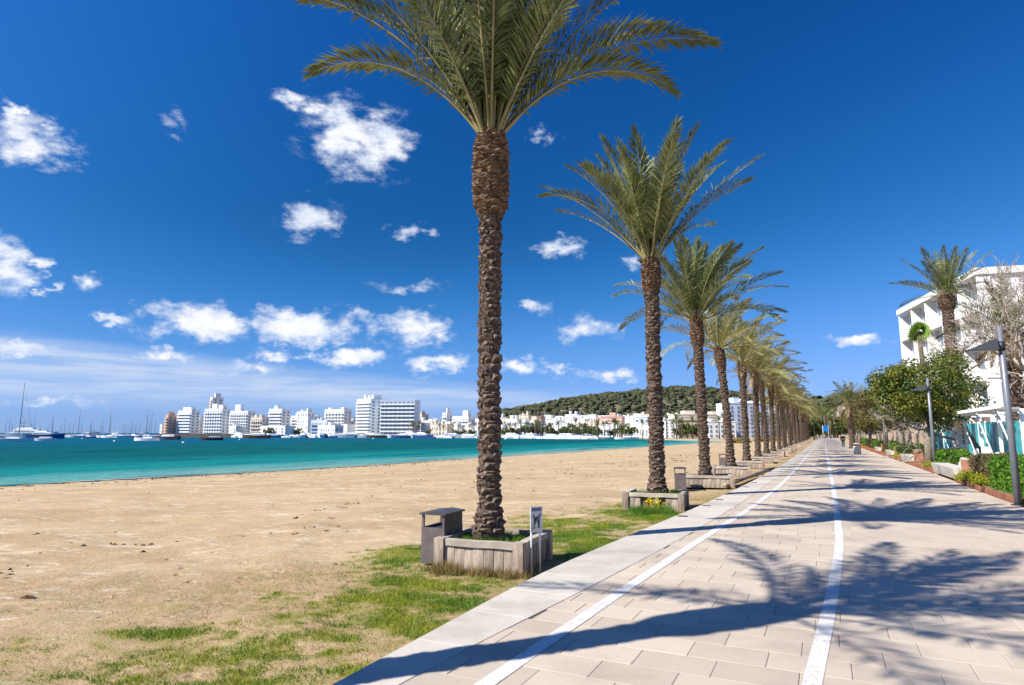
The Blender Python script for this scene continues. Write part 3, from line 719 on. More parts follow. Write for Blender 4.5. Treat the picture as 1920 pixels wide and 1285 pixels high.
# tufts at the planter feet, grass inside the planters
def tuft(cx_, cy_, n, rad, h, z):
    X = cx_ + rg.normal(0, rad, n); Y = cy_ + rg.normal(0, rad, n)
    return blades(X, Y, np.full(n, z), rg.uniform(.4, 1, n) * h, rg.uniform(.008, .014, n), .55, rg)
VV, FF, nn = [], [], 0
def push(V, F):
    global nn
    VV.append(V); FF.append(F + nn); nn += len(V)
for u in np.linspace(-.75, .75, 26):
    c_, s2 = math.cos(R(-21)), math.sin(R(-21))
    px, py = u, -.76 + rg.normal(0, .05)
    push(*tuft(-.27 + px * c_ - py * s2, 10.78 + px * s2 + py * c_, 55, .07, rg.uniform(.08, .2), SAND_Z - .02))
for k_ in range(5): push(*tuft(-1.08 + rg.normal(0, .1), 10.1 + rg.normal(0, .08), 90, .08, .25, SAND_Z - .02))
tag(obj('straw_tufts', fast_mesh('straw_tufts', np.concatenate(VV), np.concatenate(FF)), mat('straw', (.30, .215, .09), (.17, .15, .045), rough=.9, scale=3, trans=.25)), 'dry straw tufts fringing the foot of the dog-sign planter', kind='stuff')
VV, FF, nn = [], [], 0
for k_ in range(60):
    a_ = rg.uniform(0, 6.28); r_ = rg.uniform(.32, .58)
    push(*tuft(-.3 + r_ * math.cos(a_), 10.8 + r_ * math.sin(a_), 45, .05, rg.uniform(.06, .15), ZS - .01))
for k_ in range(55):
    u = rg.uniform(-.6, .95); px, py = gnd(1215 + 40 * u, 962, SAND_Z); push(*tuft(px, py + rg.uniform(-.45, .35), 70, .08, rg.uniform(.1, .34), SAND_Z - .02))
for k_ in range(30):
    x, y = xy(18.5, -4.38); push(*tuft(x + rg.uniform(-.6, .6), y + rg.uniform(-.5, .5), 50, .06, rg.uniform(.08, .2), ZS - .01))
tag(obj('lush_grass', fast_mesh('lush_grass', np.concatenate(VV), np.concatenate(FF)), mat('lush', (.06, .16, .012), (.13, .24, .02), rough=.55, scale=4, trans=.35)), 'lush green weeds in and around the nearest two planters', kind='stuff')
# yellow flowers
fv = []; mbf = MB()
for k_ in range(5):
    a_ = k_ * 2 * math.pi / 5; mbf.add([(0, 0, 0), (.02 * math.cos(a_ - .5), .02 * math.sin(a_ - .5), .014), (.03 * math.cos(a_), .03 * math.sin(a_), .016), (.02 * math.cos(a_ + .5), .02 * math.sin(a_ + .5), .014)], [(0, 1, 2, 3)])
mbf.tube([(0, 0, -.16), (0, 0, 0)], .003, 4); fme = mbf.mesh('yellow_flower'); YEL = mat('yellow_petal', (.75, .62, .01), (.65, .55, .01), rough=.6, trans=.3)
for k_ in range(34):
    u = rg.normal(.25, .45); px, py = gnd(1222 + 26 * u, 958, SAND_Z)
    o = tag(obj('yellow_flower', fme, YEL, None, (px, py + rg.uniform(-.5, .1), SAND_Z + rg.uniform(.12, .36))), 'small yellow flower in the clump before the broken planter', 'flower', 'yellow flowers by the planter')
    o.rotation_euler = (rg.uniform(.2, 1), rg.uniform(-.4, .4), rg.uniform(0, 6)); o.scale = (1.5,) * 3
# seaweed and debris on the sand
mb = MB(); gq = np.random.default_rng(8)
n = 900
S = np.concatenate([gq.uniform(5, 70, 500), gq.uniform(8, 60, 400)]); T = np.concatenate([gq.uniform(6, 36, 500), T_SHORE(S[500:]) - np.abs(gq.normal(0, 2.2, 400)) - .5])
T[:260] = 10 + 6 * vnoise(S[:260] * .25, S[:260] * 0, 3) + gq.normal(0, .25, 260)
X, Y = xy(S, -T); Z = ground_z(X, Y)
for x, y, z, d in zip(X, Y, Z, np.hypot(X, Y)):
    a_ = gq.uniform(0, 6.28); L = gq.uniform(.03, .12) * (1 + d / 60); w_ = L * gq.uniform(.15, .5); hh = gq.uniform(.01, .03) * (1 + d / 60)
    ca, sa = math.cos(a_), math.sin(a_)
    pts = [(L * i, w_ * j) for i, j in ((-1, 0), (-.3, -1), (.6, -.7), (1, .1), (.2, 1), (-.6, .6))]
    Vt = [(x + p * ca - q * sa, y + p * sa + q * ca, z - .015) for p, q in pts] + [(x, y, z + hh)]
    mb.add(Vt, [(i, (i + 1) % 6, 6) for i in range(6)])
tag(mb.build('seaweed_litter', mat('seaweed', (.10, .065, .035), (.19, .13, .075), rough=1, scale=2)), 'scattered dark seaweed and debris on the sand', kind='stuff')

# ------------------------------------------------------------------ town across the bay
PALEW = mat('pale_block_wall', (.78, .78, .78), (.72, .72, .72), rough=.85, scale=.25)
WARMW = mat('warm_block_wall', (.70, .62, .50), (.62, .54, .43), rough=.85, scale=.25)
PINKW = mat('pink_block_wall', (.58, .36, .28), (.52, .32, .25), rough=.85, scale=.25)
PEACHW = mat('peach_block_wall', (.66, .44, .33), (.60, .40, .30), rough=.85, scale=.25)
BLUEW = mat('bluish_block_wall', (.60, .66, .74), (.55, .61, .70), rough=.8, scale=.25)
BROWNW = mat('brown_block_wall', (.30, .20, .16), (.25, .17, .13), rough=.85, scale=.25)
RAILG = mat('balcony_glass', (.30, .40, .47), rough=.2, spec=.5)
TILE = mat('roof_tile', (.40, .17, .09), (.33, .13, .07), rough=.9, scale=1.5)
unit_win = MB().box(-.5, .5, -.05, .06, 0, 1).box(-.55, .55, -.12, -.05, -.08, 0).mesh('window'); unit_win.materials.append(GLASSD)
unit_bal = {}
def facade(P, w, H, floors, bays, wallm, style, y=0.0, x0=0.0, par=None, base=3.4, rz=0, org=(0, 0)):
    """windows and balconies on a wall plane running along local x, facing -y"""
    c, s = math.cos(rz), math.sin(rz)
    def put(o, x, yy, z): o.location = (org[0] + x * c - yy * s, org[1] + x * s + yy * c, z); o.rotation_euler.z = rz
    fh = (H - 1.0) / floors; bw = w / bays
    for f in range(floors):
        z = f * fh + .4
        for i in range(bays):
            if style == 'bands' and random.random() < .06: continue
            ww = bw * (.5 if style != 'small' else .38); hh = fh * (.55 if style != 'small' else .48)
            o = obj('window', unit_win, None, P); put(o, x0 + bw * (i + .5), y, z + fh * .14); o.scale = (ww, 1, hh)
        if style in ('bands', 'glassband') and f > 0:
            key = (round(w, 1), style); 
            if key not in unit_bal:
                m = MB().box(.15, w - .15, -1.15, -.01, -.14, 0).box(.15, w - .15, -1.15, -1.03, 0, .95).mesh('balcony'); unit_bal[key] = m
                m.materials.append(par or wallm)
            o = obj('balcony', unit_bal[key], None, P); put(o, x0, y, z)
        elif style == 'boxes' and f > 0:
            key = (round(bw, 1), 'boxes', (par or wallm).name)
            if key not in unit_bal:
                m = MB().box(-bw * .36, bw * .36, -1.2, -.01, -.14, 0).box(-bw * .36, bw * .36, -1.2, -1.1, 0, .95).mesh('balcony'); unit_bal[key] = m
                m.materials.append(par or wallm)
            for i in range(bays):
                o = obj('balcony', unit_bal[key], None, P); put(o, x0 + bw * (i + .5), y, z)
def building(label, x0, x1, ytop, Y, floors, bays, wallm=WHITE, style='bands', D=13., yaw=-33, name='apartment_block', roofbits=(), group=None, zb=-.62, side=True, par=None):
    th = R(yaw); X0, _, _ = at(x0, 800, Y); H = at(x0, ytop, Y)[2] - zb
    ux, uy = math.cos(th), math.sin(th); vx, vy = -uy, ux
    lo, hi = 1.0, 400.0
    for _ in range(40):
        w = (lo + hi) / 2; mx = -1e9
        for a_, b_ in ((1, 0), (1, 1), (0, 1)):
            X, Yy = X0 + ux * w * a_ + vx * D * b_, Y + uy * w * a_ + vy * D * b_
            mx = max(mx, CX + FPX * X / (Yy * 1.0099))
        if mx < x1: lo = w
        else: hi = w
    w = max(w, 3.0)
    P = thing(name, label, 'building', (X0, Y, zb), th, group)
    wl = MB().box(0, w, 0, D, 0, H).box(-.15, w + .15, -.15, D + .15, H, H + .45).build('wall', wallm, P)
    facade(P, w, H, floors, bays, wallm, style, par=par)
    if side and D > 6: facade(P, D, H, floors, max(2, int(D / 5)), wallm, 'small', rz=R(90), org=(w, 0))
    if not roofbits and (name != 'house' or random.random() < .4): roofbits = tuple((q, q + random.uniform(.06, .2), random.uniform(1, 2.6)) for q in (random.uniform(.02, .3), random.uniform(.4, .78)))
    for (a_, b_, h_) in roofbits:
        MB().box(w * a_, w * b_, D * .25, D * .75, H + .45, H + .45 + h_).build('roof_house', wallm, P)
    return P
random.seed(21)
building('peach-coloured apartment block at the end of the headland', 309, 340, 779, 520, 7, 4, PEACHW, 'bands', 9, -20)
building('wide white apartment block with a stepped roof next to the peach block', 332, 384, 771, 524, 8, 6, PALEW, 'bands', 9, -18, roofbits=((.2, .8, 2.5),))
building('slim white tower rising above the headland blocks', 391, 424, 746, 560, 14, 3, WHITE, 'bands', 11, -28, roofbits=((.55, .95, 3.5),))
building('long white block with tall dark vertical bays below the tower', 382, 440, 768, 515, 8, 7, PALEW, 'boxes', 9, -18, roofbits=((.3, .55, 4), (.7, .9, 3)))
building('white block with a rooftop lounge left of the cream house', 430, 487, 772, 505, 8, 8, PALEW, 'boxes', 9, -18, roofbits=((.15, .45, 5),))
building('low cream apartment house above the moored yachts', 470, 512, 783, 470, 5, 5, WARMW, 'boxes', 8, -16)
building('white block whose front has a dark grid of square windows', 503, 551, 768, 500, 8, 7, WHITE, 'glassband', 10, -20, par=PALEW)
building('narrow grey-white block between the grid block and the round-fronted house', 556, 596, 773, 495, 7, 4, PALEW, 'small', 9, -18)
building('low bluish house with rounded balconies by the marina', 583, 632, 789, 452, 4, 6, BLUEW, 'glassband', 9, -18, par=RAILG)
building('white slab with a blank right end beside the great hotel', 608, 664, 769, 490, 8, 6, WHITE, 'boxes', 10, -20)
building('low white quay house with shop windows at the marina', 596, 650, 799, 445, 2, 7, WHITE, 'small', 8, -30)
# the great hotel: two wings of one building
gh = building('huge white hotel with rows of balconies towering over the marina', 668, 730, 750, 462, 11, 8, WHITE, 'boxes', 16, -36, name='hotel', roofbits=((.2, .3, 3), (.5, .6, 2.5), (.75, .85, 3)))
X0, _, _ = at(712, 800, 448); th = R(-6)
wing = MB().box(0, 24.6, 0, 15, 0, 24.6).box(-.2, 24.8, -.2, 15.2, 24.6, 25.2)
M_ = gh.matrix_basis.inverted() @ (Matrix.Translation((X0, 448, -.62)) @ Matrix.Rotation(th, 4, 'Z'))
o = wing.build('glass_wing', BLUEW, gh); o.matrix_local = M_
random.seed(4)
for f in range(9):
    z = .5 + f * 2.65
    b_ = MB().box(.2, 24.4, -1.2, -.01, -.14, 0).box(.2, 24.4, -1.2, -1.1, 0, .9).build('balcony', WHITE, gh); b_.matrix_local = M_ @ Matrix.Translation((0, 0, z))
    for i in range(8):
        w_ = obj('window', unit_win, None, gh); w_.matrix_local = M_ @ Matrix.Translation((1.6 + 3.05 * i, 0, z + .2)) @ Matrix.Diagonal((2.3, 1, 1.9, 1))
building('white block with flat balconies right of the hotel, blank end wall', 740, 783, 757, 470, 10, 5, PALEW, 'bands', 15, -20)
building('ochre house with a tiled upper floor on the slope behind the palms', 782, 806, 777, 520, 5, 3, WARMW, 'small', 12, -20)
building('white five-storey block topped by a small antenna', 829, 850, 775, 470, 6, 2, WHITE, 'bands', 10, -20, roofbits=((.6, .8, 3.5),))
building('white waterfront block with a pyramid-like roof house', 848, 892, 782, 450, 5, 5, WHITE, 'bands', 12, -20, roofbits=((.55, .85, 4),))
building('long low ochre building behind the waterfront palms', 808, 850, 796, 440, 2, 6, WARMW, 'small', 8, -20)
building('pink many-balconied block at the foot of the hill', 1128, 1168, 782, 372, 7, 6, PINKW, 'bands', 11, -18, par=PEACHW, roofbits=((.35, .65, 2),))
building('narrow reddish-brown block joined to the pink one', 1114, 1130, 789, 378, 6, 2, PINKW, 'small', 10, -18)
building('dark brown balconied tower among the white houses', 1006, 1019, 782, 395, 6, 2, BROWNW, 'bands', 10, -18, par=WARMW)
building('long beige hotel with repeating balconies below the hill', 1266, 1384, 778, 330, 5, 14, WARMW, 'bands', 12, 4, par=WARMW)
building('tall white-blue block with small dark windows behind the palm trunks', 1368, 1420, 757, 300, 8, 5, BLUEW, 'small', 12, 10, par=WHITE)
building('white stepped block attached right of the tall bluish one', 1412, 1436, 760, 305, 8, 3, WHITE, 'small', 10, 12)
building('cream block seen between far palm trunks', 1437, 1462, 770, 310, 6, 3, WARMW, 'small', 10, 10)
building('white house with a red-tiled awning under the beige hotel', 1328, 1372, 792, 290, 3, 5, WHITE, 'small', 10, 4)
building('white beach house with a blue-grey top floor left of the second trunk', 1190, 1222, 783, 360, 5, 4, BLUEW, 'small', 10, -10)
building('white apartment house right of the second palm trunk', 1246, 1268, 788, 330, 5, 3, WHITE, 'small', 10, -4)
# smaller white houses, terrace on terrace
g = random.Random(33)
x_ = 786
while x_ < 1260:
    for row in range(3):
        w_ = g.uniform(16, 30); yt = [797, 788, 780][row] + g.uniform(-3, 3) + (0 if x_ > 930 else 3)
        if row == 2 and x_ < 930: continue
        Yd = float(np.interp(x_, [786, 1000, 1260], [455, 395, 335])) + row * 26
        hb = max(1, int((812 - yt) / 1200 * Yd / 3))
        b_ = building(['white cube-like house on the quay row', 'white flat-roofed house in the second row behind the quay', 'white terraced house highest up against the hill'][row], x_ + g.uniform(-4, 4), x_ + w_, yt, Yd, hb, g.choice((2, 3, 4)), g.choice((WHITE, WHITE, PALEW, PALEW, WARMW)),
                 g.choice(('small', 'bands', 'small')), g.uniform(7, 10), -18 + g.uniform(-8, 8), name='house', group=['houses on the quay row', 'houses of the second row', 'houses against the hill'][row], side=False)
    x_ += 21
for x0, x1, yt in ((560, 600, 782), (640, 672, 797), (480, 560, 800), (430, 470, 801), (300, 330, 797)):
    building('low white building filling a gap between the headland blocks', x0, x1, yt, 470 if x0 > 320 else 525, 3, 5, PALEW, 'small', 8, -33, name='house', group='low buildings on the headland', side=False)
for x0, x1, yt, Yf, fl_ in ((345, 400, 782, 545, 6), (400, 470, 784, 545, 6), (505, 560, 786, 530, 5), (545, 612, 781, 525, 6), (600, 672, 784, 520, 6), (655, 676, 790, 500, 5), (780, 832, 790, 500, 4), (845, 905, 790, 480, 4), (890, 935, 786, 470, 5)):
    building('plain white block set back in the second row of the town', x0, x1, yt, Yf, fl_, 6, random.choice((WHITE, PALEW)), random.choice(('small', 'bands')), 9, -18, group='white blocks of the second row', side=False)
# quay wall under the headland
QW = mat('dark_quay', (.06, .05, .05), (.10, .08, .07), rough=.9, scale=.4)
a = at(296, 815, 420); b_ = at(450, 815, 400)
tag(MB().prism([(a[0], a[1]), (b_[0], b_[1]), (b_[0] + 2, b_[1] + 5), (a[0] + 2, a[1] + 5)], -3, 1.3).build('quay_wall', QW), 'long dark quay wall below the headland apartment blocks', 'quay')
a = at(-40, 815, 520); b_ = at(300, 815, 500)
tag(MB().prism([(a[0], a[1]), (b_[0], b_[1]), (b_[0] + 2, b_[1] + 6), (a[0], a[1] + 6)], -3, .6).build('breakwater', mat('breakwater_stone', (.34, .31, .27), (.22, .2, .18), rough=.9, scale=.3)), 'low stone breakwater behind the crowd of masts', 'breakwater')

# ------------------------------------------------------------------ hills with woods
HILLM = mat('hill_soil', (.11, .105, .06), (.24, .19, .14), rough=1, scale=.02, lo=.45, hi=.75, detail=8)
def hill(name, pts, Yc, depth, label):
    xs = np.array([p[0] for p in pts], float); ys = np.array([p[1] for p in pts], float)
    px = np.linspace(xs[0], xs[-1], 120); py = np.interp(px, xs, ys)
    v = np.linspace(-1, 1, 40); V = []
    for a_, b_ in zip(px, py):
        X, _, Z = at(a_, b_, Yc)
        for k in v:
            prof = (1 + math.cos(k * math.pi)) / 2; yy = Yc + k * depth
            V.append((X * (1 + .0 * k), yy, -1.2 + max(Z, 0) * prof ** .8 * (1 + .10 * (fbm(np.array(X * .012), np.array(yy * .012), 3, 3) - .5) * (1 - prof))))
    V = np.array(V); I = np.arange(len(V)).reshape(120, 40)
    F = np.stack([I[:-1, :-1], I[1:, :-1], I[1:, 1:], I[:-1, 1:]], -1).reshape(-1, 4)
    tag(obj(name, fast_mesh(name, V, F, True), HILLM), kind='structure')
    return V.reshape(120, 40, 3)
H1 = hill('hill', [(880, 812), (930, 776), (1000, 763), (1060, 751), (1130, 742), (1200, 736), (1250, 730), (1280, 729), (1330, 736), (1400, 750), (1460, 757), (1520, 770), (1580, 790), (1640, 812)], 1250, 520, '')
H2 = hill('far_hill', [(1440, 812), (1500, 772), (1540, 756), (1580, 749), (1640, 744), (1720, 742), (1800, 760), (1900, 800)], 1000, 350, '')
CANO = mat('wood_canopy', (.040, .050, .024), (.088, .092, .045), rough=1, scale=.05, lo=.35, hi=.7, detail=6)
def canopy(name, G, n, lab, size, seed):
    g = np.random.default_rng(seed)
    # uneven tufts: a lumpy low-poly crown each
    ico = []
    for zz, rr, k in ((-.35, .75, 6), (.15, 1.0, 7), (.62, .68, 6)):
        for i in range(k): ico.append((rr * math.cos(i * 2 * math.pi / k + zz), rr * math.sin(i * 2 * math.pi / k + zz), zz))
    ico.append((0, 0, .95)); ico = np.array(ico)
    F = []
    a0, b0, c0 = 0, 6, 13
    for (p, kp), (q, kq) in (((0, 6), (6, 7)), ((6, 7), (13, 6))):
        for i in range(kp): F.append((p + i, p + (i + 1) % kp, q + int(i * kq / kp) % kq))
        for i in range(kq): F.append((q + i, p + (int((i + 1) * kp / kq)) % kp, q + (i + 1) % kq))
    for i in range(6): F.append((13 + i, 13 + (i + 1) % 6, 19))
    F = np.array(F)
    u = g.uniform(2, 117, n); v = g.uniform(2, 24, n); iu, iv = u.astype(int), v.astype(int); fu, fv = (u - iu)[:, None], (v - iv)[:, None]
    p = (G[iu, iv] * (1 - fu) + G[iu + 1, iv] * fu) * (1 - fv) + (G[iu, iv + 1] * (1 - fu) + G[iu + 1, iv + 1] * fu) * fv
    bare = fbm(p[:, 0] * .011, p[:, 1] * .011 , 7, 3); keep = (bare < .56) | (g.random(n) < .35); p = p[keep]; n = len(p)
    sz = size * np.clip(g.lognormal(0, .4, n), .4, 2.4)
    V = ico[None] * sz[:, None, None] * g.uniform(.75, 1.25, (n, 20, 1)) * np.stack([g.uniform(.8, 1.5, n), g.uniform(.8, 1.5, n), g.uniform(.6, 1.1, n)], -1)[:, None]
    V = V + p[:, None] + np.array((0, 0, .5)) * sz[:, None, None]
    FF = (F[None] + (np.arange(n) * 20)[:, None, None]).reshape(-1, 3)
    tag(obj(name, fast_mesh(name, V.reshape(-1, 3), FF), CANO), lab, kind='stuff')
canopy('hill_wood', H1, 24000, 'pine wood covering the long hill behind the town', 2.4, 3)
canopy('far_hill_wood', H2, 4500, 'wood covering the far hill beyond the end of the promenade', 4.5, 4)
random.seed(9)
for k in range(6):
    x_ = 1562 + k * 9 + random.uniform(-3, 3); Y_ = 760
    building('small white house on the far hill beyond the promenade', x_, x_ + 9, 768 + random.uniform(-4, 5), Y_, 2, 2, WHITE, 'small', 7, -20, name='house', group='houses on the far hill', side=False, zb=at(x_, 782, Y_)[2])

# ------------------------------------------------------------------ boats
HULLW = mat('hull_white', (.74, .75, .76), (.68, .69, .70), rough=.35, scale=.6, objvar=.05)
HULLB = mat('hull_blue', (.03, .07, .20), (.04, .08, .22), rough=.35, scale=.6)
HULLD = mat('hull_dark', (.04, .03, .028), (.09, .06, .05), rough=.6, scale=.8)
MAST = mat('mast_alloy', (.22, .23, .25), (.16, .17, .19), rough=.4, scale=1)
CANV = mat('boat_canvas', (.06, .20, .40), (.05, .17, .34), rough=.8, scale=1)
def hull_mb(L, B, H):
    mb = MB(); n = 9; V = []
    for i in range(n):
        u = i / (n - 1); b = B / 2 * (1 - max(0, (u - .45) / .55) ** 2.2) * (.82 + .18 * min(1, u * 3)); b = max(b, .02); sh = H * (1 + .25 * (u - .4) ** 2 * 3)
        V += [(u * L - L / 2, -b, sh), (u * L - L / 2 - .0, -b * .72, -.15), (u * L - L / 2, b * .72, -.15), (u * L - L / 2, b, sh)]
    F = [(0, 1, 2, 3)] + [(4 * i + j, 4 * i + 4 + j, 4 * i + 4 + (j + 1) % 4, 4 * i + (j + 1) % 4) for i in range(n - 1) for j in range(4)] + [tuple(4 * n - 4 + j for j in (3, 2, 1, 0))]
    return mb.add(V, F)
def sailboat(label, loc, rz, L, mast, hm=HULLW, group=None, lean=0.0):
    P = thing('sailboat', label, 'boat', loc, rz, group)
    hull_mb(L, L * .3, L * .085).build('hull', hm, P)
    c = MB(); c.add([(-L * .2, -L * .09, L * .07), (L * .18, -L * .06, L * .07), (L * .18, L * .06, L * .07), (-L * .2, L * .09, L * .07), (-L * .18, -L * .075, L * .125), (L * .1, -L * .045, L * .115), (L * .1, L * .045, L * .115), (-L * .18, L * .075, L * .125)],
                    [(4, 5, 6, 7), (0, 1, 5, 4), (1, 2, 6, 5), (2, 3, 7, 6), (3, 0, 4, 7)]); c.build('cabin', HULLW, P)
    MB().tube([(L * .08, 0, L * .1), (L * .08 + lean * mast, 0, mast)], [max(.12, L * .011), max(.09, L * .008)], 6).build('mast', MAST, P)
    MB().tube([(L * .08, 0, L * .2), (-L * .3, 0, L * .19)], .13, 6).build('boom', CANV, P)
    MB().tube([(L * .47, 0, L * .11), (L * .08 + lean * mast, 0, mast * .97)], .035, 4).build('forestay', MAST, P)
    return P
def yacht(label, loc, rz, L, hm=HULLW, group=None, fly=True):
    P = thing('motor_yacht', label, 'boat', loc, rz, group)
    hull_mb(L, L * .28, L * .115).build('hull', hm, P)
    w = L * .105; z0 = L * .105
    def cab(x0, x1, w0, z0, z1, rake): return [(x0, -w0, z0), (x1, -w0 * .8, z0), (x1, w0 * .8, z0), (x0, w0, z0), (x0 + .02 * L, -w0 * .9, z1), (x1 - rake, -w0 * .68, z1), (x1 - rake, w0 * .68, z1), (x0 + .02 * L, w0 * .9, z1)], [(4, 5, 6, 7), (0, 1, 5, 4), (1, 2, 6, 5), (2, 3, 7, 6), (3, 0, 4, 7)]
    MB().add(*cab(-L * .36, L * .22, w, z0, z0 + L * .085, L * .10)).build('deckhouse', HULLW, P)
    V, F = cab(-L * .33, L * .19, w * 1.01, z0 + L * .03, z0 + L * .062, L * .05); MB().add(V, F).build('windows', GLASSD, P)
    if fly:
        MB().add(*cab(-L * .3, L * .05, w * .85, z0 + L * .086, z0 + L * .125, L * .05)).build('flybridge', HULLW, P)
        MB().box(-L * .28, -L * .05, -w * .75, w * .75, z0 + L * .175, z0 + L * .185).build('hardtop', HULLW, P)
        MB().tube([(-L * .2, 0, z0 + L * .12), (-L * .22, 0, z0 + L * .27)], L * .008, 5).build('radar_mast', MAST, P)
    return P
def wy(y): return 2.8 * FPX / (y - HOR)      # distance of a waterline seen at row y
def wat(x, Y): return (at(x, 815, Y)[0], Y, WATER_Z)
sailboat('tall-masted yacht with a low pale hull moored off the headland', wat(30, 215), R(8), 11.5, 19.5, HULLW)
sailboat('white sloop with a steeply raked mast anchored before the headland', wat(278, 235), R(172), 11, 11.5, HULLW, lean=-.0)
yacht('big white motor yacht with a flybridge and raised antennas', wat(62, 330), R(6), 24)
yacht('blue-hulled motor yacht beside the big flybridge yacht', wat(88, 318), R(3), 17, HULLB)
yacht('small white fishing boat with an open wheelhouse at anchor', wat(82, 232), R(190), 7.5, fly=False)
yacht('pair-coloured small launch anchored before the dark quay', wat(398, 250), R(200), 8, HULLD, fly=False)
yacht('dark brown wooden boat at the tip of the dark quay', wat(313, 270), R(175), 11, HULLD, fly=False)
yacht('black-hulled tender among the moored yachts below the cream house', wat(480, 330), R(178), 14, HULLD, fly=False)
yacht('dark-hulled long launch moored in front of the great hotel', wat(706, 372), R(178), 12, HULLD, fly=False)
yacht('white catamaran-like boat with a blue awning before the hotel', wat(752, 360), R(180), 11, HULLB)
g = random.Random(17)
for x_, yt in ((150, 767), (207, 766), (100, 775), (131, 786), (168, 780), (186, 792), (242, 780), (256, 790), (66, 782)):
    Y_ = g.uniform(360, 470); m_ = at(x_, yt, Y_)[2] - WATER_Z
    sailboat('sailing yacht with a bare mast in the crowd off the breakwater', wat(x_, Y_), R(g.choice((0, 180)) + g.uniform(-20, 20)), max(9, m_ * .75), m_, g.choice((HULLW, HULLW, HULLB)), 'yachts off the breakwater')
x_ = -4
while x_ < 300:
    Y_ = g.uniform(400, 480); m_ = g.uniform(9, 17)
    (sailboat('sailing yacht with a bare mast in the crowd off the breakwater', wat(x_, Y_), R(g.choice((0, 180)) + g.uniform(-40, 40)), g.uniform(9, 13), m_, HULLW, 'yachts off the breakwater') if g.random() < .6 else
     yacht('white motor yacht moored along the breakwater', wat(x_, Y_), R(g.choice((0, 180)) + g.uniform(-40, 40)), g.uniform(11, 17), HULLW, 'motor yachts by the breakwater'))
    x_ += g.uniform(7, 12)
x_ = 440
while x_ < 1190:
    Y_ = float(np.interp(x_, [440, 700, 940, 1060, 1200], [400, 395, 352, 318, 292])) - g.uniform(2, 22)
    if x_ > 1120 and g.random() < .55: x_ += 12; continue
    rz = R(g.choice((0, 180)) - 30 + g.uniform(-35, 35)); r_ = g.random()
    if r_ < (.35 if x_ < 730 else .6): sailboat('sailing yacht berthed along the town quay', wat(x_, Y_), rz, g.uniform(8, 12), g.uniform(8, 14), HULLW, 'sailing yachts on the town quay')
    else: yacht('white motor yacht berthed along the town quay', wat(x_, Y_), rz, g.uniform(8, 16), g.choice((HULLW, HULLW, HULLW, HULLB)), 'motor yachts on the town quay', fly=g.random() < .5)
    x_ += g.uniform(8, 13)
buoy = MB().tube([(0, 0, -.1), (0, 0, .25), (0, 0, .45)], [.35, .4, .12], 8).mesh('mooring_buoy')
for x_, y_ in ((155, 823), (216, 828), (450, 825), (948, 824), (700, 823), (345, 831), (100, 824)):
    tag(obj('mooring_buoy', buoy, HULLW, None, wat(x_, wy(y_))), 'small white mooring buoy afloat on the bay', 'buoy', 'mooring buoys on the bay')

# ------------------------------------------------------------------ foliage helpers
def leaf_cloud(centres, radii, per, size, seed, flat=.0, tmin=.35):
    """leaf quads spread through clumps; returns V, F (quads)"""
    g = np.random.default_rng(seed); C = np.asarray(centres, float); Rr = np.asarray(radii, float)
    idx = np.repeat(np.arange(len(C)), per); n = len(idx)
    d = nrm(g.normal(size=(n, 3))); r = g.uniform(tmin, 1, n) ** .5
    p = C[idx] + d * (r * 1.0)[:, None] * Rr[idx][:, None] * np.array((1, 1, .8))
    nrmv = nrm(d + g.normal(0, .55, (n, 3)) + np.array((0, 0, .3)))
    a = nrm(np.cross(nrmv, g.normal(size=(n, 3)))); b = np.cross(nrmv, a); L = size * g.uniform(.6, 1.3, n)
    a = a * (L * .5)[:, None]; b = b * (L * .24)[:, None]
    V = np.stack([p - a, p + b - a * .1, p + a, p - b - a * .1], 1).reshape(-1, 3)
    return V, np.arange(len(V)).reshape(-1, 4)
GREEN1 = mat('tree_leaf', (.040, .075, .010), (.17, .185, .022), rough=.5, scale=1.1, lo=.38, hi=.66, trans=.22, spec=.35)
OLIVE = mat('olive_leaf', (.085, .080, .022), (.17, .135, .045), rough=.6, scale=.9, lo=.35, hi=.65, trans=.22, objvar=.15)
YELF = mat('yellow_leaf', (.42, .27, .02), (.26, .22, .02), rough=.6, scale=2, trans=.3)
HEDGEG = mat('hedge_leaf', (.06, .165, .012), (.13, .26, .025), rough=.5, scale=2.5, trans=.3)
HEDGED = mat('dark_hedge_leaf', (.045, .085, .015), (.10, .13, .025), rough=.5, scale=2.5, trans=.22)
HEDGEB = mat('brown_hedge_leaf', (.095, .085, .030), (.15, .11, .05), rough=.6, scale=3, trans=.2)
LIMEG = mat('lime_cover', (.20, .26, .02), (.36, .33, .02), rough=.6, scale=3, trans=.3)
TRUNKG = mat('grey_trunk', (.26, .22, .18), (.17, .14, .11), rough=.9, scale=5, bump=.3, bscale=20)
def clumps(n, rx, ry, rz, seed, cr=(.5, .9)):
    g = np.random.default_rng(seed); d = nrm(g.normal(size=(n, 3))); r = g.uniform(.25, .95, n) ** .6
    return d * r[:, None] * np.array((rx, ry, rz)), g.uniform(*cr, n)
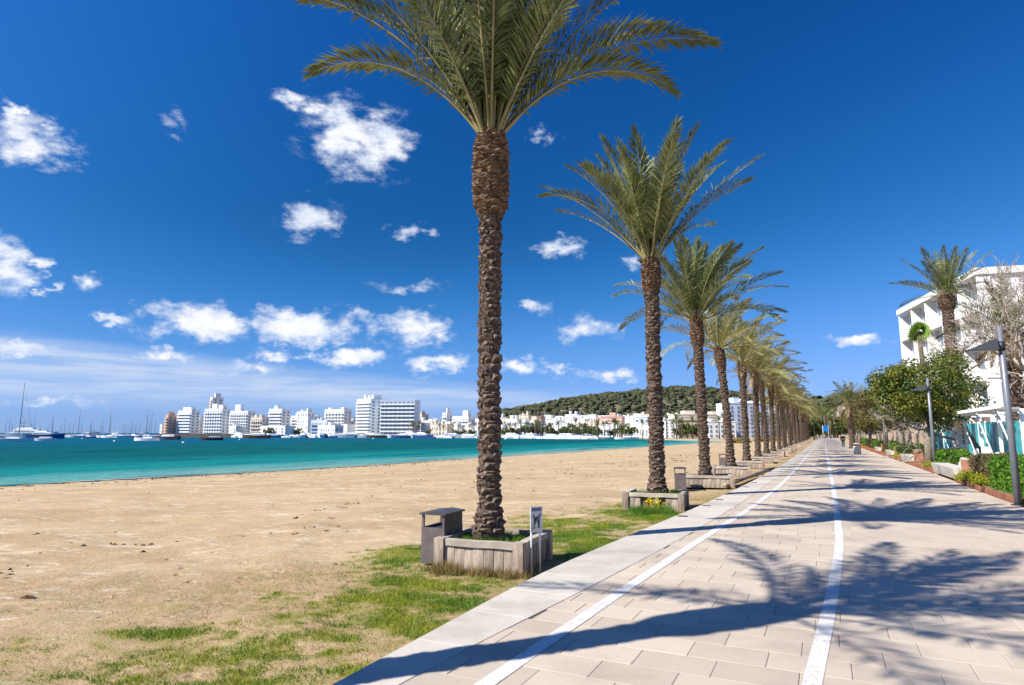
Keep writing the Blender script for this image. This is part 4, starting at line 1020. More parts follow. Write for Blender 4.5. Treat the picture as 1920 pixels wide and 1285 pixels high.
def make_tree(label, loc, h_tr, rx, rz, leaf, n=34, per=170, size=.2, seed=1, off=(0, 0), tr=.14, group=None, extra=None, cat='tree', name='leafy_tree', lean=.0):
    P = thing(name, label, cat, loc, 0, group)
    top = np.array((off[0], off[1], h_tr + rz * .9))
    mb = MB(); mb.tube([(0, 0, -.1), (lean * .4, 0, h_tr * .5), (lean, 0, h_tr)], [tr * 1.15, tr, tr * .85], 8)
    g = random.Random(seed)
    for k in range(6):
        a = k * 1.05 + g.random(); e = np.array((math.cos(a) * rx * .6 + off[0], math.sin(a) * rx * .6 + off[1], h_tr + rz * g.uniform(.7, 1.3)))
        s0 = np.array((lean, 0, h_tr - .1)); mb.tube([s0, (s0 + e) / 2 + (0, 0, .12), e], [tr * .6, tr * .4, tr * .15], 5)
    mb.build('trunk', TRUNKG, P)
    C, r_ = clumps(n, rx, rx, rz, seed, (rx * .2, rx * .38)); C = C + np.array((off[0], off[1], h_tr + rz * .85))
    V, F = leaf_cloud(C, r_, per, size, seed); obj('crown', fast_mesh('crown', V, F), leaf, P)
    if extra: 
        C2 = C[:extra]; V, F = leaf_cloud(C2 + np.array((-.2, -.35, 0)), r_[:extra] * .8, 60, size * .9, seed + 5); obj('yellow_foliage', fast_mesh('yellow_foliage', V, F), YELF, P)
    return P
def hedge(label, s0, s1, t0, t1, h, leaf, z=.05, per=2400, size=.07, name='hedge', seed=3, group=None, fuzz=.05):
    g = np.random.default_rng(seed); P = thing(name, label, 'hedge', (0, 0, 0), 0, group)
    L, Wd = s1 - s0, t1 - t0; areas = np.array([L * Wd, L * h, L * h, Wd * h, Wd * h]); n = int(per * areas.sum() / 2)
    f = g.choice(5, n, p=areas / areas.sum()); u, v = g.random(n), g.random(n)
    S = np.where(f < 3, s0 + u * L, np.where(f == 3, s0, s1)); T = np.where(f == 0, t0 + v * Wd, np.where(f == 1, t0, np.where(f == 2, t1, t0 + u * Wd))); Z = np.where(f == 0, h, v * h) + z
    lump = (fbm(S * 2.2, (T + Z) * 2.2, seed, 3) - .5) * .22
    nx = np.where(f == 3, -1., np.where(f == 4, 1., 0)); ny = np.where(f == 1, -1., np.where(f == 2, 1., 0)); nz_ = np.where(f == 0, 1., 0)
    q = lump + g.normal(0, fuzz, n); S = S + nx * q; T = T + ny * q; Z = Z + nz_ * q
    X, Y = xy(S, T); p = np.stack([X, Y, Z], -1)
    wn = np.stack([UX * nx + UY * ny, UY * nx - UX * ny, nz_], -1); m_ = nrm(wn + g.normal(0, .6, (n, 3)))
    a = nrm(np.cross(m_, g.normal(size=(n, 3)))); b = np.cross(m_, a); Ls = size * g.uniform(.6, 1.3, n)
    V = np.stack([p - a * (Ls * .5)[:, None], p + b * (Ls * .27)[:, None], p + a * (Ls * .5)[:, None], p - b * (Ls * .27)[:, None]], 1).reshape(-1, 3)
    obj('foliage', fast_mesh('foliage', V, np.arange(len(V)).reshape(-1, 4)), leaf, P)
    P4 = [xy(s0 + .07, t0 + .07), xy(s0 + .07, t1 - .07), xy(s1 - .07, t1 - .07), xy(s1 - .07, t0 + .07)]
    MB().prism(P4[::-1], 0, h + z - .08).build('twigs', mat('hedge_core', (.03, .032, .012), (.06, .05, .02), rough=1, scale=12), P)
    return P

# ------------------------------------------------------------------ right-hand garden edge
CORTEN = mat('rusty_edging', (.20, .075, .040), (.28, .12, .065), rough=.9, scale=3, bump=.2, detail=6)
BEDSOIL = mat('bed_soil', (.16, .11, .07), (.24, .18, .11), rough=1, scale=5, bump=.5, bscale=25)
BENCHW = mat('bench_concrete', (.50, .46, .40), (.43, .40, .35), rough=.8, scale=2, bump=.15)
TERRA = mat('bench_terracotta', (.38, .19, .12), (.32, .16, .10), rough=.9, scale=3)
def bed(label, s0, s1, group=None):
    P = thing('planting_bed', label, 'flower bed', (0, 0, 0), 0, group)
    f = lambda v: tR(v) + .02; v = np.arange(s0, s1 + .01, .5)
    mb = MB()
    a = [xy(x, float(tR(x)) + .02) for x in v]; b = [xy(x, float(tR(x)) + .045) for x in v]; k = len(v)
    V = [(x, y, -.1) for x, y in a] + [(x, y, .17) for x, y in a] + [(x, y, .17) for x, y in b] + [(x, y, -.1) for x, y in b]
    mb.add(V, [(i + k * j, i + 1 + k * j, i + 1 + k * ((j + 1) % 4), i + k * ((j + 1) % 4)) for i in range(k - 1) for j in range(4)] + [(0, k, 2 * k, 3 * k), (k - 1, 4 * k - 1, 3 * k - 1, 2 * k - 1)])
    mb.build('edging', CORTEN, P)
    for se in (s0, s1): MB().prism([xy(se - .013, float(tR(se)) + .05), xy(se - .013, float(tR(se)) + 1.9), xy(se + .013, float(tR(se)) + 1.9), xy(se + .013, float(tR(se)) + .05)][::-1], -.1, .165).build('end_edging', CORTEN, P)
    MB().prism([xy(s0 + .02, float(tR(s0)) + .05), xy(s0 + .02, float(tR(s0)) + 1.9), xy(s1 - .02, float(tR(s1)) + 1.9), xy(s1 - .02, float(tR(s1)) + .05)][::-1], -.08, .10).build('soil', BEDSOIL, P)
    return P
def bench(label, s0, s1, group=None):
    P = thing('bench', label, 'bench', (*xy(s0, 4.75), 0), PANG, group)      # local y runs along the walk
    L = s1 - s0
    mb = MB(); mb.add([(-.28, 0, 0), (.22, 0, 0), (.30, 0, .42), (-.38, 0, .42), (-.28, L, 0), (.22, L, 0), (.30, L, .42), (-.38, L, .42)], [(0, 1, 2, 3), (7, 6, 5, 4), (0, 4, 5, 1), (1, 5, 6, 2), (2, 6, 7, 3), (3, 7, 4, 0)])
    mb.build('seat', BENCHW, P)
    y1 = min(L - .1, 2.2)
    MB().add([(.12, .1, .425), (.28, .1, .425), (.33, .1, .80), (.26, .1, .80), (.12, y1, .425), (.28, y1, .425), (.33, y1, .80), (.26, y1, .80)], [(0, 1, 2, 3), (7, 6, 5, 4), (0, 4, 5, 1), (1, 5, 6, 2), (2, 6, 7, 3), (3, 7, 4, 0)]).build('backrest', BENCHW, P)
    MB().box(-.1, .40, -.06, -.003, 0, .78).build('end_slab', TERRA, P)
    return P
LBL = ['rust-edged bed with bright and brown hedges beside the first lamp post', 'rust-edged bed around the large yellow-flecked tree', None]
for i, (a, b_) in enumerate(((20.5, 29.4), (37.2, 44.4), (51.2, 56.5), (64, 69), (77, 82), (91, 96), (106, 112))):
    bed(LBL[i] if i < 2 else 'rust-edged planting bed in the row below the clipped trees', a, b_, None if i < 2 else 'beds below the clipped trees')
bench('pale concrete bench at the foot of the first lamp post', 17.0, 19.9)
bench('white concrete bench with terracotta end between hedge and yellow-flecked tree', 30.3, 36.2)
for a in (45.4, 57.5, 70.5): bench('pale concrete bench in the row below the clipped trees', a, a + 4.6, 'benches below the clipped trees')
hedge('bright green clipped hedge beside the first lamp post', 20.9, 25.2, 4.65, 6.1, .92, HEDGEG, seed=3, per=2600, size=.085)
hedge('brownish clipped hedge next to the bright green one', 25.35, 28.9, 4.75, 6.1, .90, HEDGEB, seed=4, per=2600, size=.075)
hedge('green clipped hedge before the turquoise fence, right of the lamp', 14.5, 20.2, 5.35, 6.6, .95, HEDGEG, seed=5, per=1500, size=.09)
hedge('boxy dark green hedge at the foot of the yellow-flecked tree', 38.9, 41.0, 5.3, 6.3, .85, HEDGED, seed=6, per=1500, size=.10)
hedge('bright green end of the hedge by the yellow-flecked tree', 37.6, 38.8, 4.9, 6.2, .82, HEDGEG, seed=7, per=1500, size=.10)
for k, a in enumerate((52, 58.2, 65, 72, 79, 86, 93, 101, 109)):
    hedge('clipped hedge in the row below the clipped trees', a, a + 3.6, 4.7, 6.1, .85, (HEDGED, HEDGEG, HEDGEB)[k % 3], seed=20 + k, per=500, size=.16, group='hedges below the clipped trees')
for a, b_, lab in ((28.0, 29.1, 'lime-coloured ground cover at the end of the brown hedge'), (25.6, 27.6, 'yellow-green ground cover in front of the brown hedge'), (37.4, 38.6, 'yellow ground cover at the front of the tree bed'), (51.5, 53, 'lime ground cover in the bed beyond the tree')):
    hedge(lab, a, b_, float(tR(a)) + .1, float(tR(a)) + .55, .20, LIMEG, seed=int(a * 3), per=3200, size=.07, z=.08, name='ground_cover', fuzz=.07)

# lamp posts
LAMP = mat('lamp_grey', (.17, .185, .21), (.20, .215, .24), rough=.4, scale=3, metal=.3)
LAMPD = mat('lamp_dark', (.03, .034, .042), rough=.45, metal=.2)
def make_lamp(label, x, y, H, group=None):
    P = thing('lamp_post', label, 'lamp post', (x, y, 0), PANG, group)
    MB().tube([(0, 0, 0), (0, 0, .02), (0, 0, .021)], [.16, .16, .08], 12).build('base_plate', LAMPD, P)
    MB().tube([(0, 0, 0), (0, 0, H * .5), (0, 0, H)], [.085, .075, .06], 12).build('pole', LAMP, P)
    z = H - .62
    MB().tube([(0, 0, z - .02), (0, 0, z + .22)], .085, 12).build('collar', LAMPD, P)
    hd = MB().add([(-.08, -.17, z), (-.08, .17, z), (-.78, .10, z), (-.78, -.10, z), (-.10, -.10, z + .30), (-.10, .10, z + .30), (-.78, .08, z + .02), (-.78, -.08, z + .02)],
                  [(0, 1, 2, 3)[::-1], (4, 5, 6, 7)[::-1], (0, 4, 7, 3), (1, 2, 6, 5), (0, 1, 5, 4), (3, 7, 6, 2)]).build('lamp_head', LAMPD, P)
    MB().box(-.7, -.2, -.08, .09, z - .012, z - .002).build('diffuser', mat('lamp_diffuser', (.6, .6, .58), rough=.4), hd)
    return P
X, Y = gnd(1910, 948); HL = at(1873, 612, Y)[2]
make_lamp('grey lamp post with a wedge head at the end of the bright hedge', X, Y, HL)
x, y = xy(38.2, 4.8); make_lamp('grey lamp post against the yellow-flecked tree', x, y, HL)
for s0 in (66, 89, 112): x, y = xy(s0, 4.7); make_lamp('distant grey lamp post among the clipped trees', x, y, HL, 'lamp posts among the clipped trees')

# trees along the right edge
x, y = xy(41.2, 4.95)
make_tree('large round dark green tree flecked with yellow leaves beside the promenade', (x, y, .05), 2.35, 2.75, 2.0, GREEN1, 60, 330, .17, 31, off=(.35, .3), tr=.21, extra=9)
protoT = []
for k, (s0, t0, rx, rz, lf) in enumerate(((57.5, 5.3, 2.3, 1.9, OLIVE), (63, 5.6, 2.2, 1.75, GREEN1), (69, 5.0, 2.4, 1.9, OLIVE))):
    x, y = xy(s0, t0)
    protoT.append(make_tree(['olive-brown clipped tree leaning beside the stone wall', 'dark green clipped tree between two olive-brown ones', 'olive-brown clipped tree in the row along the garden wall'][k], (x, y, .05), 2.5, rx, rz * 1.1, lf, 36, 190, .22, 41 + k, off=(.2, .2), tr=.15, lean=-.25 if k == 0 else .05, group='clipped trees in the row' if k == 2 else None))
g = random.Random(8)
for k in range(11):
    s0 = 76 + k * 7.2; c = copy_tree(protoT[(k * 2) % 3]); x, y = xy(s0, 5.1 + g.uniform(-.3, .6)); c.location = (x, y, .0); c.rotation_euler.z = g.uniform(0, 6); f = g.uniform(.85, 1.1); c.scale = (f, f, f)
    c['label'] = 'clipped tree in the row along the garden wall'; c['group'] = 'clipped trees in the row'
protoT[2]['label'] = 'clipped tree in the row along the garden wall'

# tall palm, drooping palm, palm among the trees
x, y, z = at(1774, 552, 42)
make_palm('canary_palm', 'tall stout palm with stiff fronds before the white hotel', (x, y, 0), z, crown_specs(26, 51, (3.0, 3.6), emin=10, emax=86, droop=(.2, .6)), LEAF, seed=61, rb=.4, rm=.33, rt_=.5, bulge=1.0, row=.2, per=9, nl=50, sw=.26)
x, y, z = at(1893, 618, 34)
make_palm('canary_palm', 'drooping palm behind the bare branches by the hotel terrace', (x, y, 0), z, crown_specs(24, 52, (3.0, 3.7), emin=-5, emax=70, droop=(.5, 1.0)) + [dict(s_, leaf=LEAFD, e0=R(-35), droop=.6) for s_ in crown_specs(16, 53, (1.8, 2.4))], LEAF, seed=62, rb=.4, rm=.33, rt_=.45, bulge=1.0, row=.2, per=9, nl=50, sw=.26)
x, y, z = at(1592, 752, 76)
make_palm('canary_palm', 'bushy palm with brown lower fronds among the clipped trees', (x, y, 0), z, crown_specs(22, 54, (2.6, 3.2), emin=10, emax=80) + [dict(s_, leaf=LEAFD, e0=R(-30), droop=.7) for s_ in crown_specs(14, 55, (2.0, 2.6))], LEAF, seed=63, rb=.35, rm=.28, rt_=.4, bulge=.9, row=.22, per=8, nl=36, sw=.26)
# fan palm
x, y, z = at(1723, 622, 55)
FP = thing('fan_palm', 'slender fan palm with a few bright green fans before the hotel balconies', 'palm tree', (x, y, 0))
MB().tube([(0, 0, 0), (.1, 0, z * .5), (0, 0, z)], [.22, .17, .20], 9).build('trunk', BARK, FP)
FANG = mat('fan_leaf', (.13, .24, .02), (.24, .34, .05), rough=.5, scale=2, trans=.3)
g = random.Random(6)
for k in range(20):
    a = k * 2.4 + g.uniform(-.2, .2); e = R(g.uniform(-40, 85)); mb = MB()
    d = Vector((math.cos(e) * math.cos(a), math.cos(e) * math.sin(a), math.sin(e))); sde = Vector((-math.sin(a), math.cos(a), 0)); up = d.cross(sde); ph = g.uniform(.5, 1.3); sde, up = sde * math.cos(ph) + up * math.sin(ph), up * math.cos(ph) - sde * math.sin(ph)
    o0 = Vector((0, 0, z)) + d * .3; mb.tube([(0, 0, z - .1), tuple(o0)], .018, 4, cap=False)
    for j in range(15):
        b = R(-105 + 15 * j); dd = d * math.cos(b) + sde * math.sin(b); tip = o0 + dd * .85 + Vector((0, 0, -.14)) + up * .05; w_ = (sde * math.cos(b) - d * math.sin(b)) * .055; m_ = o0 + dd * .4
        mb.add([tuple(o0), tuple(m_ + w_), tuple(tip), tuple(m_ - w_)], [(0, 1, 2, 3)])
    mb.build('fan', FANG, FP)

# bare trees
BAREM = mat('bare_branch', (.42, .37, .31), (.27, .22, .18), rough=.9, scale=6)
def bare_tree(label, loc, seed, h_tr, size, depth, spread=.75, up=.25, r0=.2, aim=(0, 0, 0), col=BAREM):
    g = np.random.default_rng(seed); P = thing('bare_tree', label, 'tree', loc)
    tr = MB(); br = MB(); tw = MB()
    def grow(p, d, L, r, k):
        n = 5; pts = [p]; dd = d
        for i in range(n):
            dd = dd + g.normal(0, .20, 3) + np.array((0, 0, .05)); dd = dd / np.linalg.norm(dd); pts.append(pts[-1] + dd * L / n)
        mb = tr if k == depth else (br if k > depth - 3 else tw)
        mb.tube(np.array(pts), np.maximum(np.linspace(r, r * .62, n + 1), .012), 7 if k > depth - 2 else (5 if k > 2 else 3), cap=False)
        if k <= 0: return
        nb = 3 if k > 1 else 4
        for j in range(nb):
            q = pts[-1] if j == 0 else pts[g.integers(2, n + 1)]
            nd = dd + g.normal(0, spread, 3) + np.array((0, 0, up)) + np.array(aim) * .25; nd /= np.linalg.norm(nd)
            grow(q, nd, L * g.uniform(.58, .82), r * (.62 if j == 0 else .5), k - 1)
    grow(np.zeros(3), np.array((0, 0, 1.)), h_tr, r0, depth)
    for nm, mb in (('trunk', tr), ('branches', br), ('twigs', tw)):
        if mb.n:
            o = obj(nm, mb.mesh(nm), col, P)
            if nm != 'trunk': o['kind'] = 'stuff'
    return P
x, y, _ = at(2005, 800, 31); bare_tree('big leafless tree spreading pale branches before the hotel', (x, y, 0), 11, 4.2, 1, 6, .62, .30, .22, aim=(-.75, 0, .4))
x, y, _ = at(1835, 800, 37.5); bare_tree('low gnarled leafless tree reaching over the yellow-flecked tree', (x, y, 0), 23, 3.3, 1, 5, .8, .06, .17, aim=(-1.2, -.3, .05))
x, y, _ = at(1935, 800, 28); bare_tree('leafless tree with dense grey twigs beside the lamp post', (x, y, 0), 37, 2.6, 1, 5, .8, .05, .17, aim=(-.4, 0, 0))

# turquoise fence, pergola
TURQ = mat('turquoise_panel', (.04, .42, .49), (.08, .52, .58), rough=.25, scale=.5, spec=.5)
PLINTH = mat('fence_plinth', (.42, .47, .55), (.36, .41, .49), rough=.8, scale=1)
FN = thing('turquoise_fence', 'turquoise panel fence with faded mauve letters behind the pergola', 'fence', (*xy(26, 8.8), 0), PANG)
MAUVE = mat('faded_letter', (.17, .16, .22), (.14, .20, .26), rough=.5, scale=2)
for k in range(21):
    y0 = k * 2.0
    MB().box(-.02, .02, y0 + .045, y0 + 1.955, .52, 2.42).build('panel', TURQ, FN)
    MB().box(-.045, .045, y0 - .04, y0 + .04, 0, 2.5).build('post', WHITE, FN)
MB().box(-.09, .09, 0, 42, 0, .5).build('plinth', PLINTH, FN)
def letter(ch, y0):
    bars = {'L': ((0, .22, 0, 1.1), (.22, .75, 0, .22)), 'U': ((0, .22, 0, 1.1), (.22, .6, 0, .22), (.6, .82, 0, 1.1)), 'O': ((0, .22, 0, 1.1), (.22, .6, 0, .22), (.22, .6, .88, 1.1), (.6, .82, 0, 1.1)), 'I': ((0, .22, 0, 1.1),)}[ch]
    mb = MB()
    for a, b, c_, d in bars: mb.box(-.034, -.0215, y0 - b, y0 - a, 1.0 + c_, 1.0 + d)
    mb.build('letter', MAUVE, FN)
for ch, y0 in (('I', 20.0), ('L', 12.6), ('O', 10.2), ('I', 8.2), ('O', 6.4)): letter(ch, y0)
PG = thing('pergola', 'white steel pergola with slanting struts before the turquoise fence', 'pergola', (*xy(31.5, 7.0), 0), PANG)
ROOFU = mat('pergola_reed', (.40, .32, .26), (.32, .25, .20), rough=.9, scale=4)
for k in range(5):
    y0 = k * 3.9
    MB().box(-.06, .06, y0 - .06, y0 + .06, 0, 2.62).build('post', WHITE, PG)
    MB().tube([(-.05, y0 + .3, 0), (-.7, y0 + 1.3, 3.1)], .032, 6).build('strut', WHITE, PG)
    MB().tube([(.0, y0 + .06, 2.1), (.0, y0 + .55, 2.62)], .035, 6).build('brace', WHITE, PG)
    MB().box(-.76, .3, y0 - .05, y0 + .05, 2.63, 2.75).build('beam', WHITE, PG)
MB().box(-.85, -.77, -.6, 16.4, 2.755, 2.90).build('fascia', WHITE, PG)
for k in range(34): MB().box(-.76, -.15, -.5 + k * .5, -.5 + k * .5 + .40, 2.76, 2.80).build('roof_board', ROOFU, PG)
for k, (s0, t0, h) in enumerate(((46.5, 6.9, 1.0), (44.5, 6.9, 2.0), (43.2, 6.8, 1.2), (40.2, 6.9, 1.0), (37.6, 6.9, 1.15), (35.2, 6.8, .95))):
    x, y = xy(s0, t0); o = MB().box(-.11, .11, -.03, .03, 0, h).box(-.13, .13, -.05, .05, 0, .04).build('white_board', WHITE); o.location = (x, y, 0); o.rotation_euler = (0, R(2 * (k % 3) - 2), PANG)
    tag(o, 'white upright board standing in front of the turquoise fence' if k != 1 else 'tallest white upright board in front of the turquoise fence', 'board', 'white boards by the fence' if k != 1 else None)
# stone wall further on
LIME = mat('limestone_wall', (.46, .36, .27), (.38, .29, .21), rough=.95, scale=2.2, bump=.4, bscale=8)
SW = thing('garden_wall', 'beige limestone garden wall with pilasters behind the clipped trees', 'wall', (*xy(68.2, 8.6), 0), PANG)
for k in range(14):
    y0 = k * 5.0
    MB().box(0, .3, y0 + .26, y0 + 4.74, 0, 2.05 - (.25 if k % 3 == 2 else 0)).build('wall_panel', LIME, SW)
    MB().box(-.06, .36, y0 - .25, y0 + .25, 0, 2.25).build('pilaster', LIME, SW)

# white hotel
C_ = at(1832, 517, 65); E_ = at(1686, 590, 88); HH = (C_[2] + E_[2]) / 2; w_ = math.hypot(C_[0] - E_[0], C_[1] - E_[1])
rz = math.atan2(C_[1] - E_[1], C_[0] - E_[0])
HT = thing('hotel', 'white hotel with deep balconies behind the tall stout palm', 'building', (E_[0], E_[1], 0), rz)
WH2 = mat('hotel_white', (.78, .77, .74), (.72, .71, .68), rough=.85, scale=.5)
GL = mat('hotel_glass', (.10, .16, .22), rough=.1, spec=.6)
nf, nb = 5, 5; fh = HH / nf; bw = w_ / nb; DP = 34
MB().box(0, w_ - .02, 1.1, DP, 0, HH - .02).build('wall', WH2, HT)
MB().box(-.3, w_ + .3, -.25, DP + .3, HH, HH + .7).build('roof', WH2, HT)
for f in range(nf):
    z = f * fh
    MB().box(-.02, w_ + .02, -.1, 1.09, z - .18, z + .12).build('balcony_slab', WH2, HT)
    for i in range(nb):
        MB().box(i * bw + .14, (i + 1) * bw - .14, -.1, .06, z + .125, z + 1.05).build('parapet', WH2, HT)
        d = MB().box(i * bw + .9, (i + 1) * bw - .9, 1.00, 1.095, z + .15, z + fh - .75).build('balcony_door', GL, HT)
        MB().box(i * bw + bw / 2 - .04, i * bw + bw / 2 + .04, 0.96, 0.998, z + .15, z + fh - .75).build('mullion', WH2, d)
    for i in range(nb + 1):
        MB().box(i * bw - .13, i * bw + .13, -.09, 1.085, z + .125, z + fh - .185).build('divider', WH2, HT)
    for j in range(5):                                           # end wall towards the walk's start
        y0 = 4 + j * 6; wi = MB().box(w_ - .018, w_ + .03, y0, y0 + 1.7, z + 1.0, z + 2.4).build('window', GL, HT)
        MB().box(w_ + .031, w_ + .12, y0 - .1, y0 + 1.8, z + .88, z + .99).build('sill', WH2, wi)
MB().box(2, 4.2, .5, .55, 3 * fh + .2, 3 * fh + 1.0).build('towel', mat('blue_towel', (.06, .25, .55), rough=.9), HT)
# lower terrace wing
TW = thing('terrace_wing', 'low white terrace building with brown railing right of the hotel', 'building', (*xy(36, 14.5), 0), PANG)
MB().box(0, 14, 0, 26, 0, 3.6).build('wall', WH2, TW)
MB().box(-.25, 14.2, -.25, 26.2, 3.605, 4.5).build('parapet', WH2, TW)
WB = mat('brown_rail', (.22, .13, .09), (.17, .10, .07), rough=.8, scale=3)
for k in range(27): MB().box(-.2, -.14, k * 1.0 - .03, k * 1.0 + .03, 4.505, 5.3).build('rail_post', WB, TW)
for z in (4.75, 5.0, 5.31): MB().box(-.2, -.14, -.2, 26.1, z, z + .05).build('rail', WB, TW)
for k in range(6): MB().box(-.06, -.001, 1.2 + k * 4.2, 3.6 + k * 4.2, .5, 2.7).build('window', GL, TW)
UW = thing('villa', 'white building block with blue-grey columns above the terrace', 'building', (*xy(38, 19), 0), PANG)
MB().box(0, 12, 0, 20, 0, 9.6).build('wall', WH2, UW)
MB().box(-.5, 12.3, -.5, 20.3, 9.605, 10.2).build('roof', WH2, UW)
for k in range(5):
    MB().box(-.46, -.1, .2 + k * 4.8, .6 + k * 4.8, 4.5, 9.6).build('column', BLUEW, UW)
    MB().box(-.06, -.001, 1.3 + k * 3.9, 3.1 + k * 3.9, 5.4, 7.6).build('window', GL, UW)
x, y = xy(41, 9.8); o = MB().tube([(0, 0, 0), (0, 0, 4.6)], [.07, .06], 8).tube([(0, 0, 4.6), (0, 0, 4.7)], [.10, .02], 8).build('dark_pole', LAMPD); o.location = (x, y, 0); tag(o, 'thin dark pole standing behind the pergola roof', 'pole')

# round stone bin on the walk
x, y = gnd(1608, 852); RB = thing('stone_bin', 'round pale stone litter bin standing on the paving', 'bin', (x, y, 0))
MB().tube([(0, 0, 0), (0, 0, .06), (0, 0, .1), (0, 0, .66), (0, 0, .70)], [.24, .27, .285, .30, .27], 16).build('drum', BENCHW, RB)
for k in range(4): a = R(45 + 90 * k); MB().tube([(.22 * math.cos(a), .22 * math.sin(a), .68), (.22 * math.cos(a), .22 * math.sin(a), .86)], .02, 6).build('lid_post', LAMPD, RB)
MB().tube([(0, 0, .69), (0, 0, .74)], [.2, .19], 14).build('liner', LAMPD, RB)
MB().tube([(0, 0, .86), (0, 0, .90), (0, 0, .95)], [.29, .29, .1], 16).build('lid', BENCHW, RB)

# walker in dark clothes
def skin(name, verts, edges, radii, m, parent):
    me = bpy.data.meshes.new(name); me.from_pydata(verts, edges, []); o = bpy.data.objects.new(name, me); COL.objects.link(o); o.parent = parent
    md = o.modifiers.new('skin', 'SKIN'); md.use_smooth_shade = True
    for i, r in enumerate(radii): me.skin_vertices[0].data[i].radius = r if isinstance(r, tuple) else (r, r)
    me.skin_vertices[0].data[0].use_root = True
    sb = o.modifiers.new('sub', 'SUBSURF'); sb.levels = 1; sb.render_levels = 2
    me.materials.append(m); return o
x, y = xy(90.5, 1.9); PS = thing('person', 'person in dark clothes walking away along the far promenade', 'person', (x, y, 0), PANG)
SKINM = mat('skin', (.45, .28, .20), rough=.6); CLOTH = mat('dark_cloth', (.02, .022, .03), (.035, .035, .045), rough=.9, scale=9); JEAN = mat('dark_trousers', (.025, .03, .045), rough=.9)
bv = [(0, 0, .95), (0, 0, 1.2), (0, .01, 1.42), (0, .02, 1.52), (0, .03, 1.64), (0, .02, 1.74), (.09, 0, .9), (.10, .12, .50), (.10, -.02, .09), (.10, .16, .04), (-.09, 0, .9), (-.10, -.04, .50), (-.10, -.34, .13), (-.10, -.22, .05),
      (.19, 0, 1.40), (.24, -.08, 1.12), (.22, .05, .88), (.21, .09, .78), (-.19, 0, 1.40), (-.24, .06, 1.12), (-.22, .2, .9), (-.21, .25, .81)]
be = [(0, 1), (1, 2), (2, 3), (3, 4), (4, 5), (0, 6), (6, 7), (7, 8), (8, 9), (0, 10), (10, 11), (11, 12), (12, 13), (2, 14), (14, 15), (15, 16), (16, 17), (2, 18), (18, 19), (19, 20), (20, 21)]
br_ = [.13, .13, .14, .055, .095, .07, .085, .06, .045, .035, .085, .06, .045, .035, .06, .045, .035, .035, .06, .045, .035, .035]
skin('body', bv, be, br_, SKINM, PS)
skin('jacket', [bv[i] for i in (0, 1, 2, 14, 15, 16, 18, 19, 20)], [(0, 1), (1, 2), (2, 3), (3, 4), (4, 5), (2, 6), (6, 7), (7, 8)], [.16, .16, .165, .08, .062, .05, .08, .062, .05], CLOTH, PS)
skin('trousers', [bv[i] for i in (0, 6, 7, 8, 10, 11, 12)], [(0, 1), (1, 2), (2, 3), (0, 4), (4, 5), (5, 6)], [.145, .10, .078, .062, .10, .078, .062], JEAN, PS)
skin('hair', [(0, -.01, 1.60), (0, -.01, 1.70), (0, .01, 1.77)], [(0, 1), (1, 2)], [.09, .105, .07], CLOTH, PS)

# far end: banner, masts, palms, trees
BLB = mat('blue_banner', (.01, .30, .72), (.01, .26, .66), rough=.6, scale=1)
x, y, z = at(1548, 806, 150); BN = thing('banner', 'bright blue banner on two posts at the end of the promenade', 'banner', (x, y, 0))
for a in (-.65, .65): MB().tube([(a, 0, -.3), (a, 0, 3.6)], .05, 6).build('post', WHITE, BN)
MB().box(-.62, .62, -.03, .03, 2.1, 3.5).build('cloth', BLB, BN)
for lab, px, yt, Y in (('tall pale floodlight mast rising behind the palm row', 1519, 692, 190), ('slim floodlight mast between the palm trunks', 1448, 730, 200)):
    x, y, z = at(px, yt, Y); FM = thing('floodlight_mast', lab, 'mast', (x, y, -.4))
    MB().tube([(0, 0, 0), (0, 0, z)], [.06, .04], 8).build('pole', LAMP, FM); MB().box(-.8, .8, -.06, .06, z - .12, z).build('crossbar', WHITE, FM)
    for k in range(3): MB().box(-.75 + k * .55, -.4 + k * .55, -.25, -.07, z - .05, z + .25).build('floodlight', LAMPD, FM)
# light palms for far places
mb = MB(); mb.tube([(0, 0, -.5), (.05, 0, 3), (0, 0, 5.8)], [.24, .17, .24], 6); nt = len(mb.F)
for s_ in crown_specs(20, 71, (2.4, 3.0), wind=(.2, 0, 0), emin=0, emax=80):
    s_['nl'] = 14; s_['lw'] = .12; s_['lmax'] = .55; V, F, Pp, rr = frond(**s_); V = V + np.array((0, 0, 5.8)); mb.add(V, F.tolist())
pme = mb.mesh('palm'); pme.materials.append(BARK); pme.materials.append(LEAF); pme.polygons.foreach_set('material_index', [0] * nt + [1] * (len(mb.F) - nt))
g = random.Random(12)
def far_palm(x, y, z, k, lab, grp): o = tag(obj('palm_tree', pme, None, None, (x, y, z), g.uniform(0, 6)), lab, 'palm tree', grp); o.scale = (k, k, k * g.uniform(.85, 1.15))
for k in range(40):
    px = g.uniform(770, 1320); Y = float(np.interp(px, [770, 1000, 1200, 1320], [438, 368, 296, 262])) + g.uniform(0, 12); far_palm(at(px, 810, Y)[0], Y, -.6, g.uniform(.9, 1.35), 'small palm standing along the far waterfront', 'palms along the far waterfront')
for k in range(22):
    px = g.uniform(1480, 1572); Y = g.uniform(195, 300); far_palm(at(px, 810, Y)[0], Y, -.3, g.uniform(1.2, 1.8), 'palm in the cluster closing the far end of the promenade', 'palms at the far end')
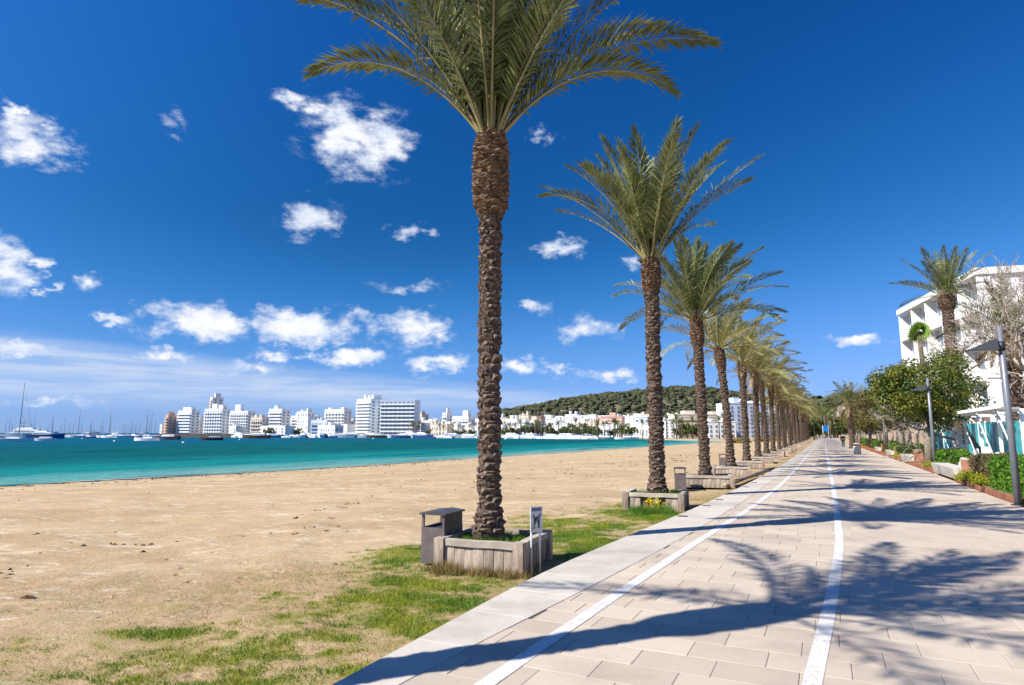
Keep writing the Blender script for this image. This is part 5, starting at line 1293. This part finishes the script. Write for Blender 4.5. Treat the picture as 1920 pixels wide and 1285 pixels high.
for k in range(10):
    px = g.uniform(1345, 1480); Y = g.uniform(250, 285); far_palm(at(px, 810, Y)[0], Y, -.3, g.uniform(.9, 1.3), 'small palm before the blocks at the beach end', 'palms at the beach end')
ft = [make_tree('round green tree on the far waterfront', (0, 0, -60), 2.2, 4.5, 2.6, m_, 22, 60, .9, 80 + i, tr=.3, group='trees on the far waterfront') for i, m_ in enumerate((GREEN1, HEDGED))]
spots = [(px, float(np.interp(px, [500, 770, 1000, 1200, 1330], [455, 444, 376, 306, 282])) + g.uniform(2, 14), g.uniform(.6, 1.1)) for px in (505, 515, 524, 533, 541, 550, 560, 936, 945, 958, 972, 985, 1030, 1040, 1052, 1062, 1072, 1084, 1095, 1108, 1118, 1150, 1172, 1184, 1228, 1276, 1288, 1298, 1310, 1320, 1120, 1010, 1000, 800, 815, 858, 870, 884)]
spots += [(px, g.uniform(200, 300), g.uniform(.7, 1.3)) for px in (1490, 1500, 1507, 1515, 1526, 1536, 1552, 1562, 1570, 1578)]
for i, (px, Y, k) in enumerate(spots):
    c = ft[i] if i < 2 else copy_tree(ft[i % 2]); c.location = (at(px, 810, Y)[0], Y, -.6); c.scale = (k, k, k * g.uniform(.8, 1.15)); c.rotation_euler.z = g.uniform(0, 6)
    if Y < 301 and px > 1480: c['label'] = 'leafy tree in the cluster closing the far end of the promenade'; c['group'] = 'trees at the far end'
# ochre dune bushes at the beach end
DUNE = mat('dune_bush', (.28, .20, .06), (.20, .16, .05), rough=.9, scale=.8, trans=.2)
C, r_ = clumps(10, 1.6, 1.6, .5, 91, (.4, .8)); V, F = leaf_cloud(C, r_, 80, .35, 92); dme = fast_mesh('dune_bush', V, F)
for px in (1418, 1428, 1436, 1446, 1456, 1400, 1384):
    Y = g.uniform(150, 205); o = tag(obj('dune_bush', dme, DUNE, None, (at(px, 820, Y)[0], Y, -.3), g.uniform(0, 6)), 'ochre dune bush at the far end of the beach', 'bush', 'dune bushes at the beach end'); o.scale = (1.2, 1.2, 1.2)
